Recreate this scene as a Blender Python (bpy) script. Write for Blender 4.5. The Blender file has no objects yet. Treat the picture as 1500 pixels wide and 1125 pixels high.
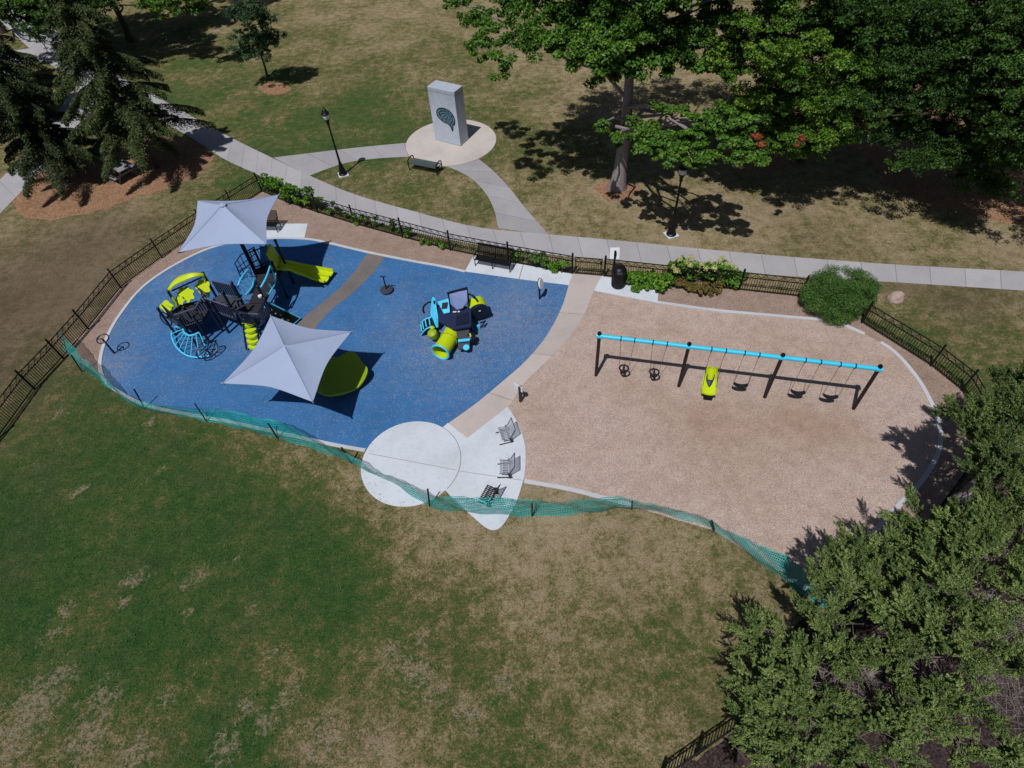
import bpy, bmesh, math, random
import numpy as np
from mathutils import Vector, Matrix
random.seed(7); RNG = np.random.default_rng(11)
PI = math.pi; R = math.radians
C = bpy.context.scene.collection
SC = bpy.context.scene

# ------------------------------------------------------------------ camera, sky, sun, exposure
CAM_H = 20.0; FPX = 875.0
PITCH = R(39.84); ROLL = R(-4.79)
MC = Matrix.Rotation(PITCH, 3, 'X') @ Matrix.Rotation(ROLL, 3, 'Z')
cam_d = bpy.data.cameras.new('camera'); cam = bpy.data.objects.new('camera', cam_d); C.objects.link(cam)
cam.matrix_world = Matrix.Translation((0, 0, CAM_H)) @ MC.to_4x4()
cam_d.sensor_width = 36; cam_d.lens = 36*FPX/1500; cam_d.clip_end = 2000; cam_d.clip_start = 0.1
SC.camera = cam
SUN_AZ = R(59.0); SUN_EL = R(63.4)           # shadows run towards +59 deg from world x
w = bpy.data.worlds.new('World'); SC.world = w; w.use_nodes = True
nt = w.node_tree; bg = nt.nodes['Background']
sky = nt.nodes.new('ShaderNodeTexSky'); sky.sky_type = 'NISHITA'; sky.sun_disc = False
sky.sun_elevation = SUN_EL
sky.sun_rotation = R(90) - (SUN_AZ + PI)      # rotation is clockwise from +y
nt.links.new(sky.outputs['Color'], bg.inputs['Color']); bg.inputs['Strength'].default_value = 0.05
sl = bpy.data.lights.new('sun', 'SUN'); so = bpy.data.objects.new('sun', sl); C.objects.link(so)
sl.energy = 5.0; sl.angle = R(0.55); sl.color = (1.0, 0.985, 0.965)
sd = Vector((math.cos(SUN_AZ)*math.cos(SUN_EL), math.sin(SUN_AZ)*math.cos(SUN_EL), -math.sin(SUN_EL)))
so.rotation_euler = sd.to_track_quat('-Z', 'Y').to_euler(); so.location = (-20, -30, 60)
SC.view_settings.view_transform = 'Standard'; SC.view_settings.look = 'None'
SC.view_settings.exposure = -0.52; SC.view_settings.gamma = 1.0
try:
    SC.cycles.max_bounces = 6; SC.cycles.transparent_max_bounces = 8
except Exception: pass

def at(px, py, z=0.0):
    """real place (at height z) that the surveyed point px,py of the photograph shows"""
    d = MC @ Vector((px-750, -(py-562.5), -FPX)); t = (z-CAM_H)/d.z
    return Vector((d.x*t, d.y*t, z))
def proj(p):
    v = MC.transposed() @ (Vector(p)-Vector((0, 0, CAM_H)))
    return (750+FPX*v.x/-v.z, 562.5-FPX*v.y/-v.z)

# ------------------------------------------------------------------ materials
def lin(c): return c/12.92 if c <= .04045 else ((c+.055)/1.055)**2.4
def srgb(h): return tuple(lin(int(h[i:i+2], 16)/255) for i in (0, 2, 4))
class NT:
    def __init__(s, name):
        s.m = bpy.data.materials.new(name); s.m.use_nodes = True; s.t = s.m.node_tree
        s.p = s.t.nodes['Principled BSDF']; s.n = s.t.nodes; s.l = s.t.links
        g = s.n.new('ShaderNodeNewGeometry'); s.pos = g.outputs['Position']; s.geo = g
        s.p.inputs['Specular IOR Level'].default_value = 0.25
    def link(s, a, b): s.l.new(a, b)
    def noise(s, scale, detail=4, rough=.6, vec=None, dist=0):
        n = s.n.new('ShaderNodeTexNoise'); n.inputs['Scale'].default_value = scale; n.inputs['Detail'].default_value = detail
        n.inputs['Roughness'].default_value = rough; n.inputs['Distortion'].default_value = dist
        s.link(vec or s.pos, n.inputs['Vector']); return n.outputs['Fac']
    def voro(s, scale, feature='F1', vec=None):
        n = s.n.new('ShaderNodeTexVoronoi'); n.inputs['Scale'].default_value = scale; n.feature = feature
        s.link(vec or s.pos, n.inputs['Vector']); return n
    def ramp(s, fac, stops):
        r = s.n.new('ShaderNodeValToRGB'); e = r.color_ramp.elements
        while len(e) < len(stops): e.new(.5)
        for i, (p, c) in enumerate(stops):
            e[i].position = p; e[i].color = (*c, 1) if len(c) == 3 else c
        s.link(fac, r.inputs['Fac']); return r.outputs['Color']
    def mix(s, fac, a, b, mode='MIX'):
        m = s.n.new('ShaderNodeMix'); m.data_type = 'RGBA'; m.blend_type = mode
        for v, i in ((fac, 0), (a, 6), (b, 7)):
            if isinstance(v, (int, float)): m.inputs[i].default_value = v
            elif isinstance(v, tuple): m.inputs[i].default_value = (*v, 1)
            else: s.link(v, m.inputs[i])
        return m.outputs[2]
    def math(s, op, a, b=0.0, clamp=False):
        m = s.n.new('ShaderNodeMath'); m.operation = op; m.use_clamp = clamp
        for v, i in ((a, 0), (b, 1)):
            if isinstance(v, (int, float)): m.inputs[i].default_value = v
            else: s.link(v, m.inputs[i])
        return m.outputs[0]
    def attr(s, name):
        a = s.n.new('ShaderNodeAttribute'); a.attribute_name = name; return a
    def base(s, c):
        if isinstance(c, tuple): s.p.inputs['Base Color'].default_value = (*c, 1)
        else: s.link(c, s.p.inputs['Base Color'])
    def bump(s, h, strength=.4, dist=.02):
        b = s.n.new('ShaderNodeBump'); b.inputs['Strength'].default_value = strength; b.inputs['Distance'].default_value = dist
        s.link(h, b.inputs['Height']); s.link(b.outputs['Normal'], s.p.inputs['Normal'])
    def rough(s, v):
        if isinstance(v, (int, float)): s.p.inputs['Roughness'].default_value = v
        else: s.link(v, s.p.inputs['Roughness'])
def sc_(c, k): return tuple(min(1, x*k) for x in c)

def paint(name, col, rough=.45, var=.12, metal=0.0, scale=3.0, bump=0.0, spec=.35):
    m = NT(name); c = srgb(col) if isinstance(col, str) else col
    n = m.noise(scale, 5, .65); d = m.noise(scale*9, 3, .6)
    k = m.math('ADD', m.math('MULTIPLY', n, .6), m.math('MULTIPLY', d, .4))
    m.base(m.ramp(k, [(.3, sc_(c, 1-var)), (.7, sc_(c, 1+var))])); m.rough(rough)
    m.p.inputs['Metallic'].default_value = metal; m.p.inputs['Specular IOR Level'].default_value = spec
    if bump: m.bump(d, bump, .01)
    return m.m

def concrete(name, col, var=.14, joints=0.0, speck=.25, stain=.25):
    m = NT(name); c = srgb(col)
    a = m.noise(.55, 6, .65); b = m.noise(6, 5, .7); f = m.noise(60, 3, .7)
    col_ = m.ramp(a, [(.28, sc_(c, 1-var)), (.5, c), (.75, sc_(c, 1+var*.6))])
    col_ = m.mix(m.math('MULTIPLY', m.ramp(b, [(.52, (0, 0, 0)), (.72, (1, 1, 1))]), stain), col_, sc_(c, .62))
    col_ = m.mix(speck, col_, m.ramp(f, [(.3, (.25, .24, .23)), (.5, (.5, .5, .5)), (.7, (.8, .8, .79))]), 'OVERLAY')
    if joints:
        uv = m.n.new('ShaderNodeUVMap'); sx = m.n.new('ShaderNodeSeparateXYZ'); m.link(uv.outputs['UV'], sx.inputs[0])
        fr = m.math('FRACT', m.math('DIVIDE', sx.outputs['Y'], joints))
        ln = m.math('LESS_THAN', fr, .03/joints*1.4)
        slab = m.math('FLOOR', m.math('DIVIDE', sx.outputs['Y'], joints))
        wn = m.n.new('ShaderNodeTexWhiteNoise'); wn.noise_dimensions = '1D'; m.link(slab, wn.inputs['W'])
        col_ = m.mix(.28, col_, m.ramp(wn.outputs['Value'], [(0, (.36, .36, .36)), (1, (.62, .615, .61))]), 'OVERLAY')
        col_ = m.mix(m.math('MULTIPLY', ln, .55), col_, sc_(c, .35))
    m.base(col_); m.rough(.9); m.bump(f, .25, .01)
    return m.m

def lawn_material():
    m = NT('lawn'); dry = m.attr('dry').outputs['Fac']; drk = m.attr('dark').outputs['Fac']
    big = m.noise(.28, 4, .55); mid = m.noise(1.9, 5, .65); sm = m.noise(6.5, 5, .7); fine = m.noise(17, 5, .75); bl = m.noise(55, 3, .8)
    def dv(n, k): return m.math('MULTIPLY', m.math('SUBTRACT', n, .5), k)
    k = m.math('ADD', m.math('ADD', m.math('MULTIPLY', dry, .95), .08), dv(big, .85))
    k = m.math('ADD', k, dv(mid, 1.2)); k = m.math('ADD', k, dv(sm, 1.1)); k = m.math('ADD', k, dv(fine, .8))
    col = m.ramp(k, [(.0, (.030, .074, .021)), (.25, (.052, .100, .028)), (.43, (.098, .112, .038)), (.57, (.175, .150, .068)), (.75, (.285, .225, .13)), (1.0, (.38, .30, .20))])
    hue = m.noise(.7, 4, .6); h2 = m.ramp(hue, [(.48, (0, 0, 0)), (.72, (1, 1, 1))])
    col = m.mix(m.math('MULTIPLY', h2, .35), col, m.mix(.5, col, (.055, .095, .014)))
    pk = m.ramp(m.noise(.45, 4, .6), [(.46, (0, 0, 0)), (.66, (1, 1, 1))])
    col = m.mix(m.math('MULTIPLY', pk, .22), col, m.mix(.5, col, (.17, .10, .085)))
    rag = m.noise(3.6, 6, .75, dist=.3)
    st = m.math('ADD', m.math('MULTIPLY', m.attr('straw').outputs['Fac'], .74), m.math('ADD', dv(rag, 2.6), m.math('ADD', dv(fine, 1.2), dv(sm, 1.0))))
    st = m.math('MULTIPLY', m.ramp(st, [(.46, (0, 0, 0)), (.86, (1, 1, 1))]), m.ramp(m.attr('straw').outputs['Fac'], [(.02, (0, 0, 0)), (.45, (1, 1, 1))]))
    col = m.mix(m.math('MULTIPLY', st, .85), col, (.30, .235, .165))
    # bright clover and weed specks
    v = m.voro(5.5); sc = m.n.new('ShaderNodeSeparateColor'); m.link(v.outputs['Color'], sc.inputs[0])
    wd = m.math('MULTIPLY', m.math('GREATER_THAN', sc.outputs[0], .93), m.math('LESS_THAN', v.outputs['Distance'], .28)); wd = m.math('MULTIPLY', wd, m.math('SUBTRACT', 1.0, dry, True))
    col = m.mix(m.math('MULTIPLY', wd, .55), col, (.075, .125, .022))
    col = m.mix(.85, col, m.ramp(bl, [(.25, (.16, .16, .16)), (.5, (.5, .5, .5)), (.75, (.84, .84, .82))]), 'OVERLAY')
    col = m.mix(.55, col, m.ramp(fine, [(.3, (.22, .22, .22)), (.5, (.5, .5, .5)), (.7, (.8, .8, .8))]), 'OVERLAY')
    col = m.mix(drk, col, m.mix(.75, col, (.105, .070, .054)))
    m.base(col); m.rough(.95); m.p.inputs['Specular IOR Level'].default_value = .05
    m.bump(m.math('ADD', m.math('MULTIPLY', bl, .6), fine), .9, .06)
    return m.m

def chips_material(name, c1, c2, c3, worn=.5, scale=46):
    m = NT(name)
    v = m.voro(scale); v2 = m.voro(scale*2.3)
    sx = m.n.new('ShaderNodeSeparateColor'); m.link(v.outputs['Color'], sx.inputs[0])
    s2 = m.n.new('ShaderNodeSeparateColor'); m.link(v2.outputs['Color'], s2.inputs[0])
    col = m.ramp(m.math('ADD', m.math('MULTIPLY', sx.outputs[0], .55), m.math('MULTIPLY', s2.outputs[1], .45)),
                 [(.1, sc_(srgb(c1), .68)), (.4, srgb(c1)), (.66, srgb(c2)), (.95, sc_(srgb(c2), 1.3))])
    a = m.noise(.42, 5, .62, dist=.5); b = m.noise(1.7, 6, .7)
    wr = m.attr('worn').outputs['Fac']
    k = m.math('ADD', m.math('MULTIPLY', m.ramp(a, [(.46, (0, 0, 0)), (.72, (1, 1, 1))]), worn), wr, True)
    col = m.mix(m.math('MULTIPLY', k, .75), col, m.mix(.6, col, srgb(c3)))
    col = m.mix(.4, col, m.ramp(b, [(.3, (.3, .3, .3)), (.5, (.5, .5, .5)), (.75, (.72, .71, .70))]), 'OVERLAY')
    m.base(col); m.rough(.95); m.p.inputs['Specular IOR Level'].default_value = .05
    m.bump(m.math('ADD', v.outputs['Distance'], m.math('MULTIPLY', v2.outputs['Distance'], .5)), .7, .03)
    return m.m

def rubber_material(name, c, litter=1.0):
    m = NT(name); c = srgb(c)
    a = m.noise(.6, 5, .6); g = m.noise(110, 2, .8); b = m.noise(3.0, 6, .75)
    col = m.ramp(a, [(.3, sc_(c, .84)), (.55, c), (.8, sc_(c, 1.14))])
    fd = m.ramp(m.noise(.35, 5, .65, dist=.6), [(.50, (0, 0, 0)), (.70, (1, 1, 1))]); col = m.mix(m.math('MULTIPLY', fd, .16 if litter > .5 else .05), col, (.20, .22, .27))
    col = m.mix(.5, col, m.ramp(g, [(.3, (.2, .2, .2)), (.5, (.5, .5, .5)), (.7, (.8, .8, .8))]), 'OVERLAY')
    # stray chips tracked on to the surface
    v = m.voro(26); s = m.n.new('ShaderNodeSeparateColor'); m.link(v.outputs['Color'], s.inputs[0])
    wr = m.attr('worn').outputs['Fac']
    th = m.math('SUBTRACT', .97, m.math('MULTIPLY', m.math('ADD', m.math('MULTIPLY', m.ramp(b, [(.42, (0, 0, 0)), (.75, (1, 1, 1))]), .30), m.math('MULTIPLY', wr, .65)), litter))
    sp = m.math('MULTIPLY', m.math('GREATER_THAN', s.outputs[0], th), m.math('LESS_THAN', v.outputs['Distance'], .42))
    col = m.mix(m.math('MULTIPLY', sp, .6), col, (.40, .36, .34))
    dust = m.math('MULTIPLY', m.math('ADD', wr, .13), m.ramp(b, [(.3, (0, 0, 0)), (.7, (1, 1, 1))]))
    col = m.mix(m.math('MULTIPLY', dust, .6), col, (.26, .24, .25))
    m.base(col); m.rough(.85); m.bump(g, .3, .008); return m.m

def leaf_material(name, stops, trans=.25, rough=.5):
    m = NT(name); t = m.attr('tone').outputs['Fac']
    col = m.ramp(t, [(p, srgb(c)) for p, c in stops]); m.base(col); m.rough(rough); m.p.inputs['Specular IOR Level'].default_value = .3
    tr = m.n.new('ShaderNodeBsdfTranslucent'); m.link(m.mix(.5, col, (.10, .16, .01)), tr.inputs['Color'])
    mx = m.n.new('ShaderNodeMixShader'); mx.inputs[0].default_value = trans
    m.link(m.p.outputs[0], mx.inputs[1]); m.link(tr.outputs[0], mx.inputs[2])
    m.link(mx.outputs[0], m.n['Material Output'].inputs['Surface']); return m.m

def bark_material(name, c1, c2):
    m = NT(name); mp = m.n.new('ShaderNodeMapping'); mp.inputs['Scale'].default_value = (1, 1, .18); m.link(m.pos, mp.inputs['Vector'])
    a = m.noise(14, 6, .7, vec=mp.outputs[0]); b = m.noise(1.3, 4, .6)
    m.base(m.mix(m.math('MULTIPLY', b, .6), m.ramp(a, [(.3, sc_(srgb(c1), .5)), (.5, srgb(c1)), (.72, srgb(c2))]), srgb(c2)))
    m.rough(.95); m.bump(a, 1.0, .05); return m.m

M = {}
M['lawn'] = lawn_material()
M['walk'] = concrete('sidewalk_concrete', 'A3A0A4', .12, 1.55)
M['arm'] = concrete('grey_path', '9A989C', .14, 1.9)
M['tan'] = concrete('tan_aggregate', 'B2A7A3', .12, 3.0, speck=.4)
M['white'] = concrete('white_concrete', 'C3C9D2', .14, 0, stain=.35)
M['plinth'] = concrete('plinth_concrete', 'BAB1AC', .16, 0, stain=.3)
M['joint'] = paint('joint_filler', '8E9096', .9)
M['kerb'] = concrete('kerb_concrete', 'B9BABF', .12)
M['chips'] = chips_material('wood_chips', 'AF9A90', 'CAB6AC', '96704F', .5)
M['chips_edge'] = chips_material('settled_chips', '927B70', 'B09A8E', '84695A', .55)
M['mulch'] = chips_material('orange_mulch', '7E604C', 'A98468', '4C382C', .5, 24)
M['litter'] = chips_material('shade_toned_litter', '33292A', '4C403E', '241D1F', .6, 20)  # litter darkened so the shade under the cedars sits in its colour
M['blue'] = rubber_material('blue_rubber', '2E679D')
M['ribbon'] = rubber_material('brown_rubber', '6E6866', .4)
M['navy'] = paint('navy_metal', '1E2438', .4, .15, .2)
M['bar_grey'] = paint('grey_bars', '555C74', .45, .15)
M['navy_pl'] = paint('navy_plastic', '222A4A', .5, .18)
M['black'] = paint('black_metal', '17171B', .42, .2, .3)
M['iron'] = paint('black_iron', '15151A', .5, .25, .2)
M['brown'] = paint('dark_bronze_metal', '2B2124', .45, .2, .2)
M['cyan'] = paint('sky_blue_paint', '3BC3E6', .38, .06)
M['ltblue'] = paint('light_blue_plastic', '4FC4EA', .42, .08)
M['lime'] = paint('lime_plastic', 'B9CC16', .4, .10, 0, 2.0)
M['lime_dark'] = paint('shade_toned_lime', '93AA1C', .45, .12)  # lime toned down, so the bowl's shade is partly in its colour
M['grey_pl'] = paint('grey_blue_plastic', '6D7FAE', .5, .1)
M['slate'] = paint('slate_deck', '3B3D47', .6, .2)
M['deck'] = paint('brown_grey_deck', '2A272D', .7, .2)
M['steel'] = paint('galvanised_steel', '9A9CA2', .4, .15, .6)
M['chain'] = paint('steel_chain', '6C6460', .5, .2, .5)
M['sail'] = paint('sail_fabric', '9BA7C3', .8, .05, 0, 1.2, .15, .1)
M['seam'] = paint('sail_seam', '8894B0', .8)
M['slat'] = paint('silver_slat', 'AEB4C0', .4, .12, .1)
M['green_seat'] = paint('green_grey_slats', '4A5654', .55, .16)
M['glass'] = paint('lamp_glass', 'C9CDD0', .2, .05)
M['net'] = paint('teal_netting', '1F9894', .3, .2, 0, 5)
M['monument'] = concrete('monument_concrete', 'B2BBCA', .12, 0, speck=.3, stain=.3)
def weathered(name, c):
    m = NT(name); c = srgb(c); mp = m.n.new('ShaderNodeMapping'); mp.inputs['Scale'].default_value = (3.2, 3.2, .35); m.link(m.pos, mp.inputs['Vector'])
    a = m.noise(1.4, 6, .7, vec=mp.outputs[0]); b = m.noise(2.2, 6, .7); f = m.noise(45, 3, .7)
    sx = m.n.new('ShaderNodeSeparateXYZ'); m.link(m.pos, sx.inputs[0]); run = m.ramp(m.math('ADD', m.math('DIVIDE', sx.outputs['Z'], 3.6), m.math('MULTIPLY', m.math('SUBTRACT', a, .5), .7)), [(.62, (0, 0, 0)), (.98, (1, 1, 1))])
    col = m.ramp(b, [(.3, sc_(c, .86)), (.55, c), (.8, sc_(c, 1.08))]); col = m.mix(m.math('MULTIPLY', run, .5), col, sc_(c, .55))
    col = m.mix(m.math('MULTIPLY', m.ramp(a, [(.55, (0, 0, 0)), (.75, (1, 1, 1))]), .25), col, sc_(c, .6)); col = m.mix(.35, col, m.ramp(f, [(.3, (.3, .3, .3)), (.7, (.7, .7, .7))]), 'OVERLAY')
    m.base(col); m.rough(.85); m.bump(f, .3, .01); return m.m
M['monument'] = weathered('weathered_concrete', 'B8C1CF')
M['relief'] = paint('dark_bronze_relief', '1C333E', .5, .3)
M['relief_lt'] = paint('bronze_relief_field', '5D7C8C', .5, .25)
M['sign'] = paint('white_sign', 'DADCE2', .5, .05)
M['rubber'] = paint('black_rubber', '1B1C22', .6, .2)
M['stone'] = paint('pink_stone', 'A38F86', .9, .2, 0, 4, .4)
M['timber'] = paint('grey_timber', '8C8C94', .8, .2)
M['bark'] = bark_material('maple_bark', '7E7476', 'A39A9C')
M['bark_dk'] = bark_material('dark_bark', '3E352F', '5C5048')
M['twig'] = paint('dry_twig', '7C706E', .9, .3)
M['leaf_maple'] = leaf_material('maple_leaf', [(0, '26401A'), (.35, '40641F'), (.7, '587F2A'), (1, '7A9A38')])
M['leaf_bright'] = leaf_material('bright_maple_leaf', [(0, '2C471A'), (.35, '4B7020'), (.7, '678A2C'), (1, '88A23E')])
M['leaf_dark'] = leaf_material('dark_leaf', [(0, '1E3418'), (.4, '35541F'), (.75, '486A28'), (1, '647F3A')])
M['leaf_cedar'] = leaf_material('cedar_spray', [(0, '344626'), (.4, '586C38'), (.75, '7C8E4E'), (1, 'A0AE70')], .15)
M['leaf_spruce'] = leaf_material('spruce_needle', [(0, '28341F'), (.4, '414F2A'), (.75, '566234'), (1, '6E7440')], .1)
M['leaf_young'] = leaf_material('young_leaf', [(0, '22382A'), (.4, '344F36'), (.75, '4A6A44'), (1, '68865A')])
M['leaf_yew'] = leaf_material('yew_needle', [(0, '2A4620'), (.4, '44662A'), (.75, '5A7C36'), (1, '74924A')], .1)
M['leaf_vine'] = leaf_material('vine_leaf', [(0, '2C5218'), (.4, '4C7A20'), (.75, '6C982C'), (1, '97B43C')])
M['leaf_rust'] = leaf_material('browning_leaf', [(0, '4B4423'), (.4, '6B6030'), (.75, '8A7440'), (1, '6C7A34')])
M['blade'] = leaf_material('grass_blade', [(0, '3E642A'), (.35, '5C7834'), (.6, '7E7C48'), (.85, '9A8A62'), (1, 'AE9E78')], .2, .7)
M['leaf_red'] = leaf_material('red_leaf', [(0, '6A3022'), (.5, '8C4630'), (1, 'A05C40')])
M['bloom'] = leaf_material('cream_bloom', [(0, 'A9B062'), (.5, 'CDCB84'), (1, 'E4DFAA')], .2)

# ------------------------------------------------------------------ building helpers
ORG = {}
def tag(o, label=None, cat=None, group=None, kind=None):
    if label: o['label'] = label
    if cat: o['category'] = cat
    if group: o['group'] = group
    if kind: o['kind'] = kind
    return o
def thing(name, label, cat, loc=(0, 0, 0), group=None, rz=0):
    o = bpy.data.objects.new(name, None); C.objects.link(o); o.location = loc; o.rotation_euler = (0, 0, rz)
    o.empty_display_size = .2
    ORG[o.name] = Vector(loc); return tag(o, label, cat, group)
def dup(root, loc, rz, label):
    r = root.copy(); C.objects.link(r); r.location = loc; r.rotation_euler = (0, 0, rz); r['label'] = label
    for ch in root.children:
        c = ch.copy(); C.objects.link(c); c.parent = r
        for g in ch.children:
            d = g.copy(); C.objects.link(d); d.parent = c
    return r
class MB:
    def __init__(s): s.v = []; s.f = []; s.uv = None
    def add(s, vs, fs):
        n = len(s.v); s.v += [tuple(v) for v in vs]; s.f += [tuple(i+n for i in f) for f in fs]; return s
    def box(s, c, size, rz=0.0, mat=None):
        hx, hy, hz = size[0]/2, size[1]/2, size[2]/2
        m = mat if mat is not None else Matrix.Rotation(rz, 3, 'Z')
        vs = [Vector(c)+m @ Vector((x*hx, y*hy, z*hz)) for x in (-1, 1) for y in (-1, 1) for z in (-1, 1)]
        return s.add(vs, [(0, 1, 3, 2), (4, 6, 7, 5), (0, 4, 5, 1), (2, 3, 7, 6), (0, 2, 6, 4), (1, 5, 7, 3)])
    def beam(s, a, b, wd, ht, up=(0, 0, 1)):
        a = Vector(a); b = Vector(b); d = (b-a); L = d.length; x = d.normalized(); u = Vector(up)
        y = u.cross(x)
        if y.length < 1e-4: y = Vector((0, 1, 0)).cross(x)
        y.normalize(); z = x.cross(y)
        return s.box((a+b)/2, (L, wd, ht), mat=Matrix((x, y, z)).transposed())
    def tube(s, pts, r, n=8, cap=True, closed=False):
        pts = [Vector(p) for p in pts]; k = len(pts); rs = r if isinstance(r, (list, tuple)) else [r]*k
        vs = []; fs = []; pn = None
        for i, p in enumerate(pts):
            if closed: d = pts[(i+1) % k]-pts[i-1]
            else: d = pts[min(i+1, k-1)]-pts[max(i-1, 0)]
            d = d.normalized() if d.length > 1e-9 else Vector((0, 0, 1))
            if pn is None:
                pn = d.cross(Vector((0, 0, 1)));
                if pn.length < 1e-3: pn = d.cross(Vector((1, 0, 0)))
            pn = (pn-d*pn.dot(d)); pn.normalize(); q = d.cross(pn)
            for j in range(n):
                a = 2*PI*j/n; vs.append(p+(pn*math.cos(a)+q*math.sin(a))*rs[i])
        for i in range(k if closed else k-1):
            i2 = (i+1) % k
            for j in range(n):
                fs.append((i*n+j, i*n+(j+1) % n, i2*n+(j+1) % n, i2*n+j))
        if cap and not closed:
            fs.append(tuple(reversed(range(n)))); fs.append(tuple((k-1)*n+j for j in range(n)))
        return s.add(vs, fs)
    def lathe(s, c, prof, n=16, axis=None):
        c = Vector(c); m = Matrix.Identity(3) if axis is None else Vector((0, 0, 1)).rotation_difference(Vector(axis)).to_matrix()
        vs = []; fs = []
        for r, z in prof:
            for j in range(n):
                a = 2*PI*j/n; vs.append(c+m @ Vector((r*math.cos(a), r*math.sin(a), z)))
        for i in range(len(prof)-1):
            for j in range(n): fs.append((i*n+j, i*n+(j+1) % n, (i+1)*n+(j+1) % n, (i+1)*n+j))
        fs.append(tuple(reversed(range(n)))); fs.append(tuple((len(prof)-1)*n+j for j in range(n)))
        return s.add(vs, fs)
    def prism(s, pts, off):
        """polygon pts (3d, planar) thickened by the vector off"""
        pts = [Vector(p) for p in pts]; off = Vector(off); n = len(pts)
        nrm = sum(((pts[i]).cross(pts[(i+1) % n]) for i in range(n)), Vector())
        if nrm.dot(off) < 0: pts = pts[::-1]
        vs = pts+[p+off for p in pts]
        return s.add(vs, [tuple(reversed(range(n))), tuple(range(n, 2*n))]+[(i, (i+1) % n, n+(i+1) % n, n+i) for i in range(n)])
    def grid(s, rows):
        m, n = len(rows), len(rows[0])
        return s.add([p for r in rows for p in r], [(i*n+j, i*n+j+1, (i+1)*n+j+1, (i+1)*n+j) for i in range(m-1) for j in range(n-1)])
    def build(s, name, mat, parent=None, smooth=True, origin=None, solid=0.0, local=False):
        me = bpy.data.meshes.new(name)
        o0 = Vector((0, 0, 0))
        if parent is not None and not local: o0 = ORG.get(parent.name, Vector((0, 0, 0)))
        elif origin is not None: o0 = Vector(origin)
        me.from_pydata([tuple(Vector(v)-o0) for v in s.v], [], s.f); me.validate()
        bm = bmesh.new(); bm.from_mesh(me); bmesh.ops.recalc_face_normals(bm, faces=bm.faces)
        if solid:
            bmesh.ops.solidify(bm, geom=bm.faces[:], thickness=solid)
        bm.to_mesh(me); bm.free()
        if s.uv:
            uvl = me.uv_layers.new(name='UVMap')
            for lp in me.loops: uvl.data[lp.index].uv = s.uv[lp.vertex_index]
        if smooth:
            me.polygons.foreach_set('use_smooth', [True]*len(me.polygons)); me.set_sharp_from_angle(angle=R(38))
        me.materials.append(mat)
        o = bpy.data.objects.new(name, me); C.objects.link(o)
        if parent is not None: o.parent = parent; ORG[o.name] = o0
        else: o.location = o0; ORG[o.name] = o0
        return o
def crom(pts, n=6, closed=False):
    P = [Vector(p) for p in pts]; k = len(P); out = []
    rng = range(k) if closed else range(k-1)
    for i in rng:
        p0 = P[(i-1) % k] if closed or i > 0 else P[0]; p1 = P[i]; p2 = P[(i+1) % k]; p3 = P[(i+2) % k] if closed or i+2 < k else P[-1]
        for j in range(n):
            t = j/n
            out.append(.5*((2*p1)+(p2-p0)*t+(2*p0-5*p1+4*p2-p3)*t*t+(3*p1-p0-3*p2+p3)*t**3))
    if not closed: out.append(P[-1])
    return out
def resample(pts, n):
    P = [Vector(p) for p in pts]; L = [0]
    for a, b in zip(P, P[1:]): L.append(L[-1]+(b-a).length)
    out = []; j = 0
    for i in range(n):
        t = L[-1]*i/(n-1)
        while j < len(P)-2 and L[j+1] < t: j += 1
        f = (t-L[j])/max(1e-9, L[j+1]-L[j]); out.append(P[j].lerp(P[j+1], min(1, f)))
    return out
def gp(px): return [at(*p) for p in px]
def sheet(name, pts, z, mat, thick=0.0, smooth=0, closed=True):
    P = [Vector((p[0], p[1], z)) for p in pts]
    mb = MB()
    if thick: mb.prism(P, (0, 0, -thick))
    else: mb.add(P, [tuple(range(len(P)))])
    o = mb.build(name, mat, smooth=False); o['kind'] = 'structure'; return o
def sheet_fine(name, pts, z, mat, step, worn=()):
    """flat sheet cut into cells so that it can carry a wear map"""
    bm = bmesh.new(); vs = [bm.verts.new((p[0], p[1], z)) for p in pts]; bm.faces.new(vs)
    xs = [p[0] for p in pts]; ys = [p[1] for p in pts]
    for ax, lo, hi in ((0, min(xs), max(xs)), (1, min(ys), max(ys))):
        t = lo+step
        while t < hi:
            co = (t, 0, 0) if ax == 0 else (0, t, 0); no = (1, 0, 0) if ax == 0 else (0, 1, 0)
            bmesh.ops.bisect_plane(bm, geom=bm.verts[:]+bm.edges[:]+bm.faces[:], plane_co=co, plane_no=no); t += step
    me = bpy.data.meshes.new(name); bmesh.ops.recalc_face_normals(bm, faces=bm.faces); 
    if sum(f.normal.z for f in bm.faces) < 0: bmesh.ops.reverse_faces(bm, faces=bm.faces)
    bm.to_mesh(me); bm.free()
    a = me.attributes.new('worn', 'FLOAT', 'POINT'); val = []
    for v in me.vertices:
        k = 0
        for (c, r, s_) in worn: k = max(k, s_*math.exp(-((v.co.x-c.x)**2+(v.co.y-c.y)**2)/(2*r*r)))
        val.append(k)
    a.data.foreach_set('value', val); me.materials.append(mat)
    o = bpy.data.objects.new(name, me); C.objects.link(o); o['kind'] = 'structure'; return o
def ribbon(name, left, right, z, mat, n=60, thick=0.0):
    L = resample(crom(left), n); Rr = resample(crom(right), n); mb = MB(); mb.uv = []; d = 0
    for i in range(n):
        if i: d += ((L[i]+Rr[i])/2-(L[i-1]+Rr[i-1])/2).length
        for p, u in ((L[i], 0), (Rr[i], 1)):
            mb.v.append((p.x, p.y, z)); mb.uv.append((u, d))
    mb.f = [(2*i, 2*i+1, 2*i+3, 2*i+2) for i in range(n-1)]
    o = mb.build(name, mat, smooth=False); o['kind'] = 'structure'; return o
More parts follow.
